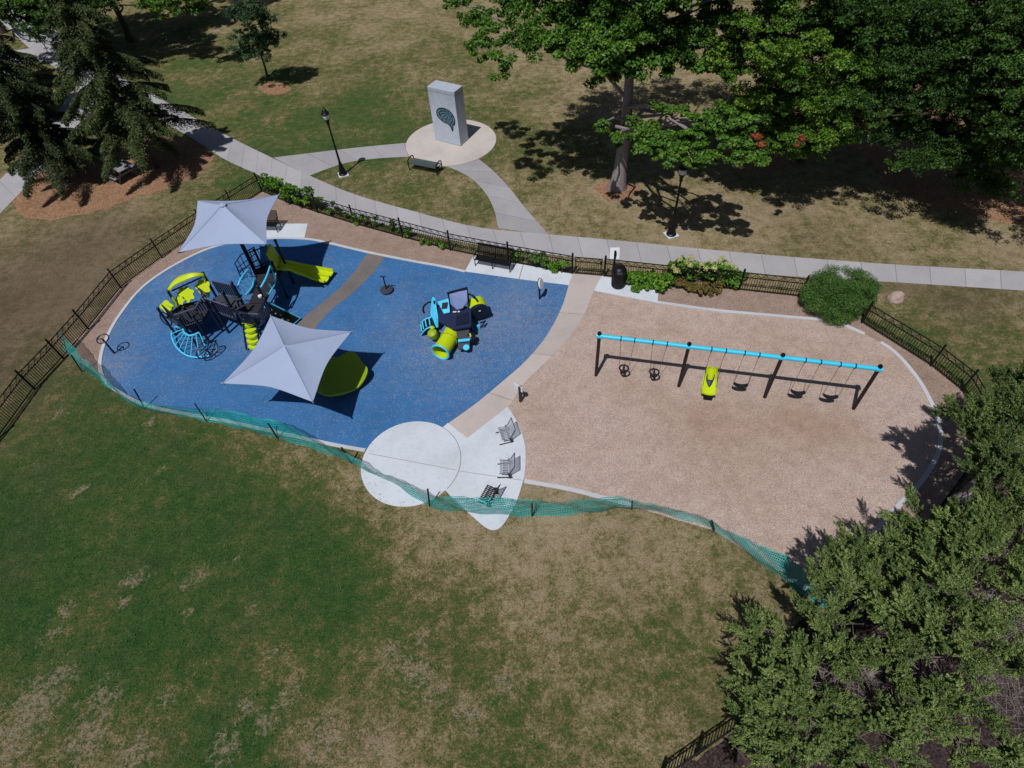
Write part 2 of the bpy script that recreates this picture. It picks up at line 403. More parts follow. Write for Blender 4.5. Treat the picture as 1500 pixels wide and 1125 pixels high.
def band(name, pts, wd, h, mat, closed=False):
    """kerb: a low strip that follows pts"""
    P = [Vector((p[0], p[1], 0)) for p in pts]; mb = MB(); k = len(P)
    for i, p in enumerate(P):
        d = (P[min(i+1, k-1)]-P[max(i-1, 0)]).normalized(); nrm = Vector((-d.y, d.x, 0))*wd/2
        mb.v += [tuple(p+nrm+Vector((0, 0, -.05))), tuple(p+nrm+Vector((0, 0, h))), tuple(p-nrm+Vector((0, 0, h))), tuple(p-nrm+Vector((0, 0, -.05)))]
    for i in range(k-1):
        for j in range(3): mb.f.append((4*i+j, 4*i+j+1, 4*i+4+j+1, 4*i+4+j))
    mb.f += [(0, 1, 2, 3), (4*k-1, 4*k-2, 4*k-3, 4*k-4)]
    o = mb.build(name, mat, smooth=False); o['kind'] = 'structure'; return o

# ------------------------------------------------------------------ foliage
def leaf_mesh(name, cen, nrm, tan, length, width, tone, mat, parent, fold=.18):
    n = len(cen)
    nrm = nrm/np.maximum(1e-6, np.linalg.norm(nrm, axis=1, keepdims=True))
    tan = tan-nrm*np.sum(tan*nrm, axis=1, keepdims=True); tan /= np.maximum(1e-6, np.linalg.norm(tan, axis=1, keepdims=True))
    bit = np.cross(nrm, tan); L = (length/2)[:, None]; W = (width/2)[:, None]
    v = np.stack([cen-tan*L, cen+bit*W+nrm*L*fold*2, cen+tan*L, cen-bit*W+nrm*L*fold*2], axis=1).reshape(-1, 3)
    org = np.array(ORG.get(parent.name, Vector((0, 0, 0)))) if parent else np.zeros(3)
    v = (v-org).astype(np.float32)
    me = bpy.data.meshes.new(name); me.vertices.add(4*n); me.vertices.foreach_set('co', v.ravel())
    me.loops.add(4*n); me.loops.foreach_set('vertex_index', np.arange(4*n, dtype=np.int32))
    me.polygons.add(n); me.polygons.foreach_set('loop_start', np.arange(0, 4*n, 4, dtype=np.int32)); me.polygons.foreach_set('loop_total', np.full(n, 4, dtype=np.int32))
    me.update(calc_edges=True)
    a = me.attributes.new('tone', 'FLOAT', 'POINT'); a.data.foreach_set('value', np.repeat(np.clip(tone, 0, 1), 4).astype(np.float32))
    me.materials.append(mat); o = bpy.data.objects.new(name, me); C.objects.link(o)
    if parent: o.parent = parent; ORG[o.name] = Vector(org)
    return o
def rdir(n):
    d = RNG.normal(size=(n, 3)); return d/np.linalg.norm(d, axis=1, keepdims=True)
def clump_leaves(clumps, size, up=.8, out=.7, rnd=.6, asp=.65, shell=.45, split=13):
    """clumps: (x,y,z, rx,ry,rz, n, tone); returns leaf arrays"""
    cs, ns, ts, ls, tn = [], [], [], [], []
    fineclumps = []
    for (x, y, z, rx, ry, rz, n, tone) in clumps:
        if n < 150 or split <= 1: fineclumps.append((x, y, z, rx, ry, rz, n, tone)); continue
        d = rdir(split); d[:, 2] = np.where(RNG.random(split) < .7, np.abs(d[:, 2]), d[:, 2])
        for q in range(split):
            o = d[q]*np.array([rx, ry, rz])*RNG.uniform(.55, 1.05); f = RNG.uniform(.26, .46); fineclumps.append((x+o[0], y+o[1], z+o[2], rx*f, ry*f, max(.05, rz*f*.8), n/split, tone+RNG.normal(0, .07)))
    for (x, y, z, rx, ry, rz, n, tone) in fineclumps:
        n = max(3, int(n)); d = rdir(n); rr = RNG.random(n)[:, None]**shell; rad = np.array([rx, ry, rz])
        c = np.array([x, y, z])+d*rr*rad
        nr = d*out+np.array([0, 0, up])+RNG.normal(size=(n, 3))*rnd
        cs.append(c); ns.append(nr); ts.append(rdir(n)+d*.5); ls.append(size*RNG.uniform(.65, 1.25, n))
        tn.append(tone+RNG.normal(0, .16, n))
    L = np.concatenate(ls)
    return np.concatenate(cs), np.concatenate(ns), np.concatenate(ts), L, L*asp, np.concatenate(tn)
def limb(mb, a, b, r0, r1, sag=.15, n=5, jit=.12):
    a = Vector(a); b = Vector(b); L = (b-a).length; pts = []; rs = []
    for i in range(n+1):
        t = i/n; p = a.lerp(b, t); p.z += math.sin(PI*t)*L*sag
        if 0 < i < n: p += Vector((random.gauss(0, 1), random.gauss(0, 1), random.gauss(0, .6)))*jit*L/n
        pts.append(p); rs.append(r0+(r1-r0)*t)
    mb.tube(pts, rs, 6); return pts

# ------------------------------------------------------------------ the setting
def lawn():
    xs = np.concatenate([[-420, -200, -110, -75], np.concatenate([np.arange(-58, -20, .8), np.arange(-20, 17, .3), np.arange(17, 52, .8)]), [60, 80, 130, 220, 420]])
    ys = np.concatenate([[-300, -120, -50, -20], np.concatenate([np.arange(-6, 0, .8), np.arange(0, 24, .3), np.arange(24, 84, .8)]), [92, 120, 200, 500]])
    X, Y = np.meshgrid(xs, ys); n, m = X.shape
    blobs = [  # px, py, radius m, dryness
        (100, 700, 4, .06), (300, 790, 4, .10), (120, 850, 3, .10), (480, 860, 2.5, .16), (280, 950, 2.5, .14), (60, 960, 1.5, .3), (20, 800, 3, .1),
        (230, 690, 1.6, .12), (330, 640, 1.0, .85), (430, 670, 1.1, .85), (540, 700, 1.2, .88), (640, 770, 1.4, .92), (740, 810, 1.6, .88), (830, 850, 1.8, .92), (960, 800, 1.3, .66),
        (880, 920, 1.6, .50), (980, 960, 1.5, .52), (780, 960, 1.5, .40), (640, 900, 1.6, .30), (560, 960, .8, .72), (620, 1000, .9, .62), (700, 1050, 1.1, .42), (470, 1090, 1, .62), (560, 1080, 1, .66),
        (60, 1050, 1.0, .74), (170, 1090, 1.1, .72), (300, 1060, 1.2, .22), (400, 1000, .7, .5), (900, 1060, 1.5, .55), (800, 1110, 1.2, .40), (1000, 1060, 1, .5),
        (110, 720, .5, .6), (290, 845, .6, .55), (180, 860, .4, .5), (100, 900, .5, .55),
        (180, 600, 1.5, .30), (260, 610, .8, .5), (100, 590, 1.2, .38), (60, 650, 1.5, .3),
        (40, 450, 4, .62), (100, 390, 3, .66), (200, 330, 2, .60), (20, 560, 2, .55), (280, 290, 1.6, .38),
        (450, 60, 5, .42), (300, 130, 3, .30), (560, 20, 6, .66), (620, 30, 6, .70), (480, 180, 3, .18), (560, 150, 4, .30), (650, 60, 3, .32), (420, 140, 2, .45), (600, 110, 3, .52),
        (560, 205, 1.6, .22), (380, 190, 2, .35), (760, 150, 3, .50), (740, 220, 1.8, .42), (780, 280, 1.8, .58), (600, 270, 1.2, .42), (680, 290, 1.2, .56), (520, 260, 1, .45), (560, 290, .8, .55),
        (900, 330, 2.5, .74), (1100, 340, 2.5, .74), (1250, 320, 2.5, .68), (1180, 300, 2, .70), (1300, 350, 2, .58), (1450, 360, 2, .68), (1250, 370, 1.5, .64), (880, 130, 3, .72), (830, 40, 4, .74), (980, 60, 4, .72),
        (1430, 480, 1.6, .40), (1360, 470, 1.0, .34), (1480, 440, 1.6, .66), (1340, 520, 1.2, .45), (1450, 560, 1, .36), (700, 720, .6, .4)]
    straw = [(50, 1035, .9), (20, 1080, .8), (130, 1080, .7), (90, 990, .45), (200, 1100, .5), (330, 1095, .45), (390, 1060, .35), (610, 985, .55), (570, 960, .4), (640, 1010, .4), (690, 1045, .5), (470, 1085, .7), (550, 1090, .5), (420, 1020, .35), (360, 1035, .3), (290, 842, .33), (270, 855, .25), (190, 850, .26), (180, 880, .24), (95, 895, .3), (75, 930, .3), (110, 722, .22), (60, 715, .15), (125, 715, .18), (235, 690, .2), (205, 845, .3), (370, 890, .2), (345, 815, .15), (275, 900, .2), (220, 620, .3), (90, 605, .3), (150, 1020, .5), (740, 1000, .4), (400, 955, .2), (620, 930, .25), (245, 1020, .3)]
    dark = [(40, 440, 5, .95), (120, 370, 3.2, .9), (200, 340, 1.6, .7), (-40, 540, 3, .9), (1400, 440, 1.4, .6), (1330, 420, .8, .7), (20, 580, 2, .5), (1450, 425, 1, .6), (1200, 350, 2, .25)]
    Wt = np.full(X.shape, .02); D = Wt*.5
    for px, py, r, v in blobs:
        c = at(px, py); g = np.exp(-((X-c.x)**2+(Y-c.y)**2)/(2*r*r)); Wt += g; D += g*v
    D = D/Wt; K = np.zeros(X.shape)
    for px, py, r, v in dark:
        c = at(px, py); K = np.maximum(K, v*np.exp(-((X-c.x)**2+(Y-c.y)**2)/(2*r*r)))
    S = np.zeros(X.shape)
    for px, py, r in straw:
        c = at(px, py); S = np.maximum(S, np.exp(-((X-c.x)**2+(Y-c.y)**2)/(2*r*r)))
    me = bpy.data.meshes.new('lawn'); idx = np.arange(n*m).reshape(n, m)
    F = np.stack([idx[:-1, :-1], idx[:-1, 1:], idx[1:, 1:], idx[1:, :-1]], -1).reshape(-1, 4)
    V = np.stack([X, Y, np.zeros_like(X)], -1).reshape(-1, 3)
    me.from_pydata(V.tolist(), [], F.tolist())
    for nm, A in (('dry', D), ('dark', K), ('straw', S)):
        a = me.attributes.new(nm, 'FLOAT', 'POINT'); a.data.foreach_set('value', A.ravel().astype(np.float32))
    me.materials.append(M['lawn']); o = bpy.data.objects.new('lawn', me); C.objects.link(o); o['kind'] = 'structure'
lawn()

fence_left_px = [(-60, 715), (0, 640), (51, 570), (93, 525), (130, 482), (178, 422), (238, 378), (300, 335), (384, 281)]
fence_back_px = [(384, 281), (420, 297), (466, 312), (520, 329), (590, 348), (660, 367), (745, 384), (838, 401)]
fence_right_px = [(885, 405), (985, 416), (1082, 425), (1172, 435)]
fence_curve_px = [(1262, 473), (1363, 536), (1408, 572), (1432, 615), (1430, 660), (1405, 705), (1365, 755), (1300, 830), (1235, 900)]

# borders of settled chips between fence and kerb
sheet('wood_chip_border', gp([(95, 512), (130, 478), (178, 420), (238, 376), (300, 335), (384, 280), (466, 312), (590, 348), (745, 386), (838, 403), (833, 420), (670, 410), (540, 385), (420, 380), (300, 390), (210, 450), (160, 500), (152, 530), (150, 552), (122, 534)]), .004, M['chips_edge'])
sheet('wood_chip_border', gp([(880, 403), (985, 416), (1172, 434), (1262, 470), (1363, 533), (1410, 572), (1436, 615), (1432, 664), (1370, 750), (1240, 895), (1180, 868), (1300, 750), (1355, 640), (1300, 530), (1150, 480), (960, 460), (870, 430)]), .004, M['chips_edge'])
# blue safety surface
blue_left = crom([at(*p) for p in [(535, 660), (480, 650), (400, 632), (330, 617), (270, 606), (215, 594), (180, 578), (156, 560), (147, 540), (149, 517), (157, 494), (175, 462), (210, 420), (262, 385), (320, 360), (390, 350), (445, 350), (480, 356), (540, 370), (600, 382), (650, 391), (681, 398)]], 5)
path_left = crom([at(*p) for p in [(839, 401), (833, 418), (823, 450), (802, 490), (772, 527), (735, 560), (695, 593), (650, 625)]], 6)
path_right = crom([at(*p) for p in [(882, 402), (879, 409), (869, 428), (855, 462), (835, 493), (802, 528), (765, 565), (744, 597), (685, 642)]], 6)
cc = at(602, 677); CR = 1.98
wear_blue = [(at(655, 500), 1.5, .75), (at(745, 470), 2.2, .62), (at(600, 480), 1.2, .4), (at(680, 545), 1.4, .35), (at(155, 480), 1.3, .5), (at(250, 400), 1.3, .4), (at(150, 540), 1.2, .7), (at(360, 505), .6, .4), (at(470, 400), .8, .2)]
sheet_fine('rubber_surface', [*blue_left, at(757, 408), *path_left[6:], at(602, 650)], .010, M['blue'], .6, wear_blue)
ribbon('rubber_ribbon', gp([(538, 371), (520, 397), (500, 420), (475, 441), (440, 470), (425, 492)]), gp([(565, 376), (543, 404), (516, 430), (487, 453), (463, 480), (452, 505)]), .015, M['ribbon'], 30)
# wood chips on the swing side
chips_edge = crom([at(*p) for p in [(963, 443), (1050, 455), (1150, 464), (1212, 470), (1245, 480), (1300, 508), (1335, 543), (1360, 582), (1375, 622), (1375, 660), (1352, 702), (1315, 742), (1280, 780), (1240, 830), (1205, 885)]], 5)
chips_poly = [at(869, 425), *chips_edge, at(1180, 866), at(1125, 827), at(1043, 776), at(985, 760), at(925, 741), at(850, 722), at(770, 706), at(742, 670), at(722, 625), at(740, 594), at(765, 558), at(806, 522), at(838, 487), at(857, 456)]
wear_ch = [(at(1040, 630), 1.2, .9), (at(1085, 615), 1.1, .7), (at(1165, 625), 1.2, .85), (at(1215, 628), 1.0, .7), (at(920, 570), .8, .5), (at(965, 580), .7, .45), (at(1110, 660), 1.2, .45), (at(1130, 500), 1.0, .35), (at(1240, 520), 1.0, .35), (at(940, 520), 1.2, .25), (at(790, 600), .7, .3)]
sheet_fine('wood_chip_ground', chips_poly, .010, M['chips'], .6, wear_ch)
# concrete
ribbon('playground_path', [(p.x, p.y, 0) for p in path_left], [(p.x, p.y, 0) for p in path_right], .018, M['tan'], 40)
ring = [cc+Vector((math.cos(2*PI*i/64), math.sin(2*PI*i/64), 0))*CR for i in range(64)]
sheet('round_concrete_pad', ring, .035, M['white'], .05)
sheet('concrete_strip', gp([(656, 620), (685, 642), (664, 660), (640, 640), (648, 627)]), .021, M['white'])
leaf = crom(gp([(744, 596), (756, 616), (766, 640), (770, 665), (768, 697), (757, 734), (745, 757), (734, 772), (722, 777), (709, 771), (690, 755), (668, 735), (650, 716)]), 5)
sheet('pointed_concrete_pad', [*leaf, at(640, 690), at(655, 664), at(685, 642)], .026, M['white'], .04)
sheet('bench_pad', gp([(681, 398), (693, 376), (766, 388), (760, 409)]), .024, M['white'], .03)
sheet('bench_pad', gp([(761.2, 409.2), (767, 388.2), (839, 402), (833, 418)]), .024, M['white'], .03)
sheet('bench_pad', gp([(350, 352), (378, 328), (451, 328), (446, 349), (400, 350)]), .024, M['white'], .03)
sheet('bin_pad', gp([(881, 405), (870, 426), (963, 444), (965, 419)]), .024, M['white'], .03)
# kerbs
band('kerb', [p for p in blue_left if True][:], .16, .035, M['kerb'])
band('kerb', chips_edge[:23], .17, .035, M['kerb'])
band('kerb', chips_edge[24:63], .17, .035, M['kerb'])
band('kerb', crom(gp([(768, 705), (830, 716), (890, 731), (930, 741)]), 4), .17, .03, M['kerb'])
# joint across the white pads
mj = MB(); a, b = at(541, 665), at(667, 689)
mj.beam((a.x, a.y, .0365), (b.x, b.y, .0365), .025, .002); o = mj.build('pad_joint', M['joint'], smooth=False); o['kind'] = 'structure'
mj = MB(); a, b = at(670, 690), at(765, 704); mj.beam((a.x, a.y, .0275), (b.x, b.y, .0275), .022, .002); o = mj.build('pad_joint', M['joint'], smooth=False); o['kind'] = 'structure'
mj = MB(); rr2 = [cc+Vector((math.cos(t), math.sin(t), 0))*(CR+.012) for t in np.linspace(-.75, 1.2, 24)]
mj.tube([(p.x, p.y, .027) for p in rr2], .016, 4); o = mj.build('pad_joint', M['joint'], smooth=False); o['kind'] = 'structure'
# walks of the park
ribbon('sidewalk', gp([(20, -20), (100, 62), (175, 112), (215, 133), (255, 156), (300, 181), (345, 205), (400, 232), (455, 258), (520, 285), (600, 308), (700, 333), (800, 343), (900, 352), (1000, 362), (1130, 374), (1300, 387), (1500, 398), (1640, 406)]),
       gp([(-20, 10), (60, 85), (140, 130), (190, 152), (245, 182), (290, 208), (330, 234), (382, 258), (440, 288), (500, 310), (560, 328), (620, 343), (700, 359), (760, 367), (840, 377), (1000, 391), (1130, 403), (1300, 413), (1500, 426), (1640, 436)]), .012, M['walk'], 160)
ribbon('side_path', gp([(140, 100), (110, 130), (75, 175), (40, 222), (-5, 268), (-70, 330)]), gp([(175, 120), (150, 150), (112, 190), (75, 235), (22, 290), (-40, 355)]), .008, M['walk'], 50)
ribbon('side_path', gp([(-60, 90), (0, 78), (50, 70), (95, 67)]), gp([(-60, 115), (0, 100), (50, 90), (100, 88)]), .007, M['walk'], 24)
ribbon('monument_path', gp([(400, 231), (440, 226), (490, 220), (545, 214), (610, 208)]), gp([(452, 258), (475, 249), (510, 238), (555, 232), (612, 229)]), .007, M['arm'], 30)
ribbon('monument_path', gp([(632, 238), (660, 246), (690, 261), (712, 284), (724, 308), (730, 334)]), gp([(700, 232), (722, 250), (745, 274), (768, 303), (788, 326), (806, 346)]), .008, M['arm'], 30)
PC = at(661, 210); pl = [at(*p) for p in [(597.5, 214), (611, 190), (683, 176), (710, 184), (725, 205), (719, 222), (695, 237), (661, 243.5)]]
PC = sum(pl, Vector())/len(pl)
for _ in range(60):   # circle through the surveyed rim
    r = [(p-PC).length for p in pl]; PR = sum(r)/len(r); PC = PC+sum(((p-PC).normalized()*((p-PC).length-PR) for p in pl), Vector())*(2/len(pl))
sheet('round_plaza', [PC+Vector((math.cos(2*PI*i/72), math.sin(2*PI*i/72), 0))*PR for i in range(72)], .05, M['plinth'], .06)
# mulch beds
def wob(px, n=6, a=.12): return [p+Vector((random.gauss(0, a), random.gauss(0, a), 0)) for p in crom(gp(px), n, True)]
sheet('mulch_bed', wob([(30, 315), (20, 292), (60, 250), (130, 228), (220, 200), (290, 206), (312, 236), (262, 270), (200, 290), (140, 310), (60, 322)]), .005, M['mulch'])
sheet('mulch_bed', wob([(1055, 215), (1085, 246), (1130, 250), (1180, 236), (1235, 214), (1285, 246), (1312, 280), (1400, 308), (1520, 318), (1560, 160), (1300, 120), (1150, 150)]), .005, M['mulch'])
sheet('mulch_bed', wob([(379, 130), (390, 122), (410, 122), (426, 128), (420, 136), (398, 139)], 4, .06), .005, M['mulch'])
sheet('mulch_bed', wob([(872, 272), (905, 262), (938, 275), (925, 290), (895, 294)], 4, .08), .005, M['mulch'])
sheet('shade_toned_litter', wob([(992, 1135), (1075, 1072), (1190, 900), (1330, 830), (1440, 690), (1520, 640), (1640, 900), (1500, 1250), (1100, 1250)]), .006, M['litter'])
sheet('worn_strip', wob([(905, 334), (960, 338), (1060, 342), (1075, 352), (1000, 358), (920, 350)], 4, .1), .003, M['litter']) if False else None

# short turf standing on the near lawns
def turf():
    n = 230000; x = RNG.uniform(-21, 21, n); y = RNG.uniform(1.0, 40, n)
    keep = RNG.random(n) < np.clip(1.25-y/38, .2, 1)
    def inside(poly):
        r = np.zeros(len(x), bool); k = len(poly)
        for i in range(k):
            a, b = poly[i], poly[(i+1) % k]
            if abs(a.y-b.y) < 1e-9: continue
            r ^= ((a.y > y) != (b.y > y)) & (x < (b.x-a.x)*(y-a.y)/(b.y-a.y)+a.x)
        return r
    zones = [gp(fence_left_px[3:]+fence_back_px[1:]+fence_right_px+fence_curve_px+[(1172, 867), (1110, 822), (1045, 777), (985, 757), (924, 744), (850, 736), (770, 712), (757, 734), (722, 777), (690, 755), (650, 716), (625, 735), (570, 736), (535, 690), (536, 664), (406, 640), (303, 615), (210, 597), (157, 564)]),
             gp([(245, 150), (345, 205), (455, 256), (600, 306), (700, 331), (900, 350), (1130, 372), (1500, 396), (1640, 404), (1640, 438), (1500, 428), (1300, 415), (1000, 393), (760, 369), (620, 345), (500, 312), (382, 260), (245, 184)]),
             gp([(400, 231), (490, 219), (600, 207), (640, 180), (700, 180), (728, 210), (722, 248), (768, 301), (808, 346), (730, 336), (712, 286), (660, 248), (612, 232), (555, 234), (475, 251), (452, 260)]),
             gp([(992, 1135), (1075, 1072), (1190, 900), (1330, 830), (1640, 900), (1500, 1250), (1100, 1250)]), gp([(-200, 700), (0, 640), (93, 525), (178, 422), (300, 335), (250, 300), (60, 310), (-200, 420)]), gp([(20, 315), (130, 222), (290, 200), (318, 240), (140, 316)]), gp([(1055, 212), (1130, 250), (1235, 214), (1312, 280), (1640, 330), (1560, 120), (1150, 140)])]
    for z in zones: keep &= ~inside(z)
    lw = bpy.data.objects['lawn'].data; co = np.zeros(len(lw.vertices)*3); lw.vertices.foreach_get('co', co); co = co.reshape(-1, 3); dr = np.zeros(len(lw.vertices)); lw.attributes['dry'].data.foreach_get('value', dr)
    xs = np.unique(co[:, 0]); ys = np.unique(co[:, 1]); G = np.zeros((len(ys), len(xs))); G[np.searchsorted(ys, co[:, 1]), np.searchsorted(xs, co[:, 0])] = dr
    x = x[keep]; y = y[keep]; n = len(x); d = G[np.clip(np.searchsorted(ys, y), 0, len(ys)-1), np.clip(np.searchsorted(xs, x), 0, len(xs)-1)]
    keep2 = RNG.random(n) > d*.85; x = x[keep2]; y = y[keep2]; d = d[keep2]; n = len(x)
    L = RNG.uniform(.05, .11, n); up = np.stack([RNG.normal(0, .55, n), RNG.normal(0, .55, n), np.ones(n)], 1); up /= np.linalg.norm(up, axis=1, keepdims=True)
    c = np.stack([x, y, np.zeros(n)], 1)+up*(L/2)[:, None]
    o = leaf_mesh('grass', c, rdir(n), up, L, L*.22, d*.85+RNG.normal(0, .16, n), M['blade'], None); tag(o, kind='stuff')
turf()

# ------------------------------------------------------------------ iron fences
def fence(name, px, label, H=1.12, cat='fence'):
    P = [at(*p) for p in px]; root = thing(name, label, cat, tuple(P[0]), 'black iron fences round the playground')
    # posts about every 2.4 m
    posts = [P[0]]
    for a, b in zip(P, P[1:]):
        k = max(1, round((b-a).length/2.5))
        posts += [a.lerp(b, i/k) for i in range(1, k+1)]
    for p in posts:
        m = MB(); m.box((p.x, p.y, (H+.12)/2), (.075, .075, H+.12), rz=.5); m.lathe((p.x, p.y, H+.12), [(.05, 0), (.055, .03), (.02, .09), (.0, .12)], 6)
        m.build('fence_post', M['iron'], root)
    for a, b in zip(posts, posts[1:]):
        m = MB(); d = (b-a); L = d.length; u = d/L
        for z in (.10, H-.30, H-.02): m.beam(a+Vector((0, 0, z)), b+Vector((0, 0, z)), .03, .04)
        n = max(2, round(L/.115))
        for i in range(1, n):
            p = a+d*i/n; m.box((p.x, p.y, (H-.30+.05)/2), (.021, .021, H-.36), rz=math.atan2(u.y, u.x))
        k = max(2, round(L/.42))                      # crossed ornament of the top band
        for i in range(k):
            p, q = a+d*i/k, a+d*(i+1)/k; zl, zh = Vector((0, 0, H-.28)), Vector((0, 0, H-.04))
            m.beam(p+zl, (p+q)/2+zh, .02, .022); m.beam((p+q)/2+zh, q+zl, .02, .022)
            c = (p+q)/2+Vector((0, 0, H-.21)); ring = [c+u*math.cos(t)*.06+Vector((0, 0, math.sin(t)*.06)) for t in np.linspace(0, 2*PI, 9)[:-1]]
            m.tube(ring, .011, 4, closed=True)
        m.build('fence_panel', M['iron'], root, smooth=False)
    return root
fence('iron_fence', fence_left_px, 'long black iron fence slanting along the left side of the blue playground')
fence('iron_fence', fence_back_px, 'black iron fence between the blue rubber and the sidewalk, up to the gate')
fence('iron_fence', fence_right_px, 'black iron fence behind the trash bin and hydrangeas, ending at the round bush')
fence('iron_fence', fence_curve_px, 'black iron fence curving from the round bush down into the shade of the cedars')
fence('iron_fence', [(965, 1145), (1020, 1106), (1078, 1066), (1140, 1000)], 'short stretch of black iron fence running under the cedar at the bottom edge')
def gate():
    a, b = at(840.5, 401.5), at(882, 405); root = thing('fence_gate', 'low black iron gate at the top of the tan playground path', 'gate', tuple(a))
    d = b-a; u = d.normalized(); H = 1.1
    m = MB()
    for z in (.12, .3, H-.28, H-.02): m.beam(a+Vector((0, 0, z))+u*.06, b+Vector((0, 0, z))-u*.06, .035, .04)
    for t in (.06, d.length-.06): p = a+u*t; m.box((p.x, p.y, H/2+.05), (.04, .04, H-.06))
    m.build('gate_frame', M['iron'], root, smooth=False)
    m = MB(); n = 13
    for i in range(1, n): p = a+d*i/n; m.box((p.x, p.y, .47), (.018, .018, .68))
    for i in range(4):
        p, q = a+d*(i+.1)/4.2, a+d*(i+1.1)/4.2; m.beam(p+Vector((0, 0, H-.26)), (p+q)/2+Vector((0, 0, H-.05)), .02, .022); m.beam((p+q)/2+Vector((0, 0, H-.05)), q+Vector((0, 0, H-.26)), .02, .022)
    m.build('gate_bars', M['iron'], root, smooth=False)
    m = MB(); p = b-u*.1; m.box((p.x, p.y, .82), (.1, .09, .14)); m.build('latch', M['black'], root)
gate()

# ------------------------------------------------------------------ teal safety netting
def netting():
    base = crom(gp([(92, 512), (120, 538), (157, 566), (210, 598), (303, 617), (406, 642), (513, 677), (570, 705), (626, 741), (660, 748), (695, 752), (780, 757), (860, 752), (924, 744), (985, 757), (1045, 777), (1110, 822), (1172, 867), (1215, 900)]), 12)
    L = sum((b-a).length for a, b in zip(base, base[1:])); n = int(L/.062); B = resample(base, n)
    root = thing('safety_netting', 'teal plastic safety netting strung between thin stakes along the near edge', 'netting', tuple(B[0]))
    rs = random.Random(4); ph = [rs.uniform(0, 6) for _ in range(6)]
    def pt(i, t):
        p = B[min(max(i, 0), n-1)]; q = B[min(i+4, n-1)]-B[max(i-4, 0)]; nr = Vector((-q.y, q.x, 0)).normalized(); s = i*.062
        h = .80+.07*math.sin(s*.9+ph[0])+.05*math.sin(s*2.3+ph[1])-.10*math.sin(s*.37+ph[2])**2
        lean = .24*math.sin(s*.55+ph[3])+.10+.05*math.sin(s*1.9+ph[4])
        bulge = .13*math.sin(PI*t)*math.sin(s*1.2+ph[5])+.03*math.sin(s*4.3+t*7)+.02*math.sin(s*11+ph[0])*t
        return p+nr*(lean*t+bulge)+Vector((0, 0, .02+h*t))
    m = MB(); K = 13; wz = .010; ws = .009
    for i in range(n-1):
        if i % 1 == 0:
            col = [pt(i, t/6) for t in range(7)]; d = (B[min(i+1, n-1)]-B[i]).normalized()*ws
            m.grid([[c-d, c+d] for c in col])
    for k in range(K):
        t = k/(K-1); e = .022 if k in (0, K-1) else .0095
        m.grid([[pt(i, max(0, t-e/.8)), pt(i, min(1, t+e/.8))] for i in range(0, n, 2)])
    o = m.build('net', M['net'], root, smooth=False)
    stakes = [((212, 599), (196, 570)), ((303, 618), (285, 591)), ((407, 643), (392, 620)), ((515, 679), (500, 655)), ((629, 742), (626, 716)), ((779, 757), (779, 737)), ((925, 746), (926, 734)), ((1046, 778), (1042, 762)), ((120, 545), (104, 520))]
    for (b, t) in stakes:
        p = at(*b); q = at(t[0], t[1], 1.12); q = p+(q-p); m = MB()
        m.beam(p-Vector((0, 0, .05)), q, .035, .035); m.beam(p+(q-p)*.1+Vector((.02, 0, 0)), q+Vector((.02, 0, 0)), .012, .05)
        m.build('stake', M['brown'], root, smooth=False)
netting()

# ------------------------------------------------------------------ swing set and swings
SW = [at(873, 550), at(994, 568), at(1120, 583), at(1250, 599)]
swA, swB = SW[0], SW[3]; swd = (swB-swA).normalized(); BZ = 2.47
SWP = [swA.lerp(swB, t) for t in (0, ((SW[1]-swA).dot(swd))/(swB-swA).length, ((SW[2]-swA).dot(swd))/(swB-swA).length, 1)]
def beam_at(px):
    """point of the top beam over photograph column px"""
    lo, hi = 0.0, 1.0
    for _ in range(40):
        t = (lo+hi)/2; q = proj(swA.lerp(swB, t)+Vector((0, 0, BZ)))
        lo, hi = (t, hi) if q[0] < px else (lo, t)
    return swA.lerp(swB, t)+Vector((0, 0, BZ))
def swing_set():
    root = thing('swing_set', 'long swing frame with a sky blue top beam on four dark posts over wood chips', 'swing set', tuple(SWP[0]))
    for p in SWP:
        m = MB(); m.tube([p-Vector((0, 0, .05)), p+Vector((0, 0, 2.62))], .072, 14); o = m.build('post', M['brown'], root)
        m = MB(); m.lathe(p+Vector((0, 0, 2.56)), [(.085, 0), (.088, .07), (.06, .12), (0, .135)], 14); ORG[o.name] = ORG[root.name]; m.build('post_cap', M['black'], o)
        m = MB(); d = swd*.11; q = p+Vector((0, 0, BZ)); m.tube([q-d, q+d], .112, 14); m.build('beam_clamp', M['cyan'], root)
    for a, b in zip(SWP, SWP[1:]):
        m = MB(); z = Vector((0, 0, BZ)); m.tube([a+z+swd*.03, b+z-swd*.03], .088, 14); m.build('top_beam', M['cyan'], root)
    for px in (909.8, 929.8, 956.6, 977.4, 1042.4, 1063.6, 1091, 1112.5, 1180, 1202.5, 1231, 1253):
        q = beam_at(px); m = MB(); m.tube([q-swd*.022, q+swd*.022], .098, 14); m.box((q.x, q.y, q.z-.12), (.035, .05, .08), rz=math.atan2(swd.y, swd.x)); m.build('hanger', M['black'], root)
swing_set()
swang = math.atan2(swd.y, swd.x); swn = Vector((-swd.y, swd.x, 0))
def chain_pts(px): return beam_at(px)+Vector((0, 0, -.15))
def swing_chain(mb, a, b): mb.tube([a, (a+b)/2, b], .0095, 5)
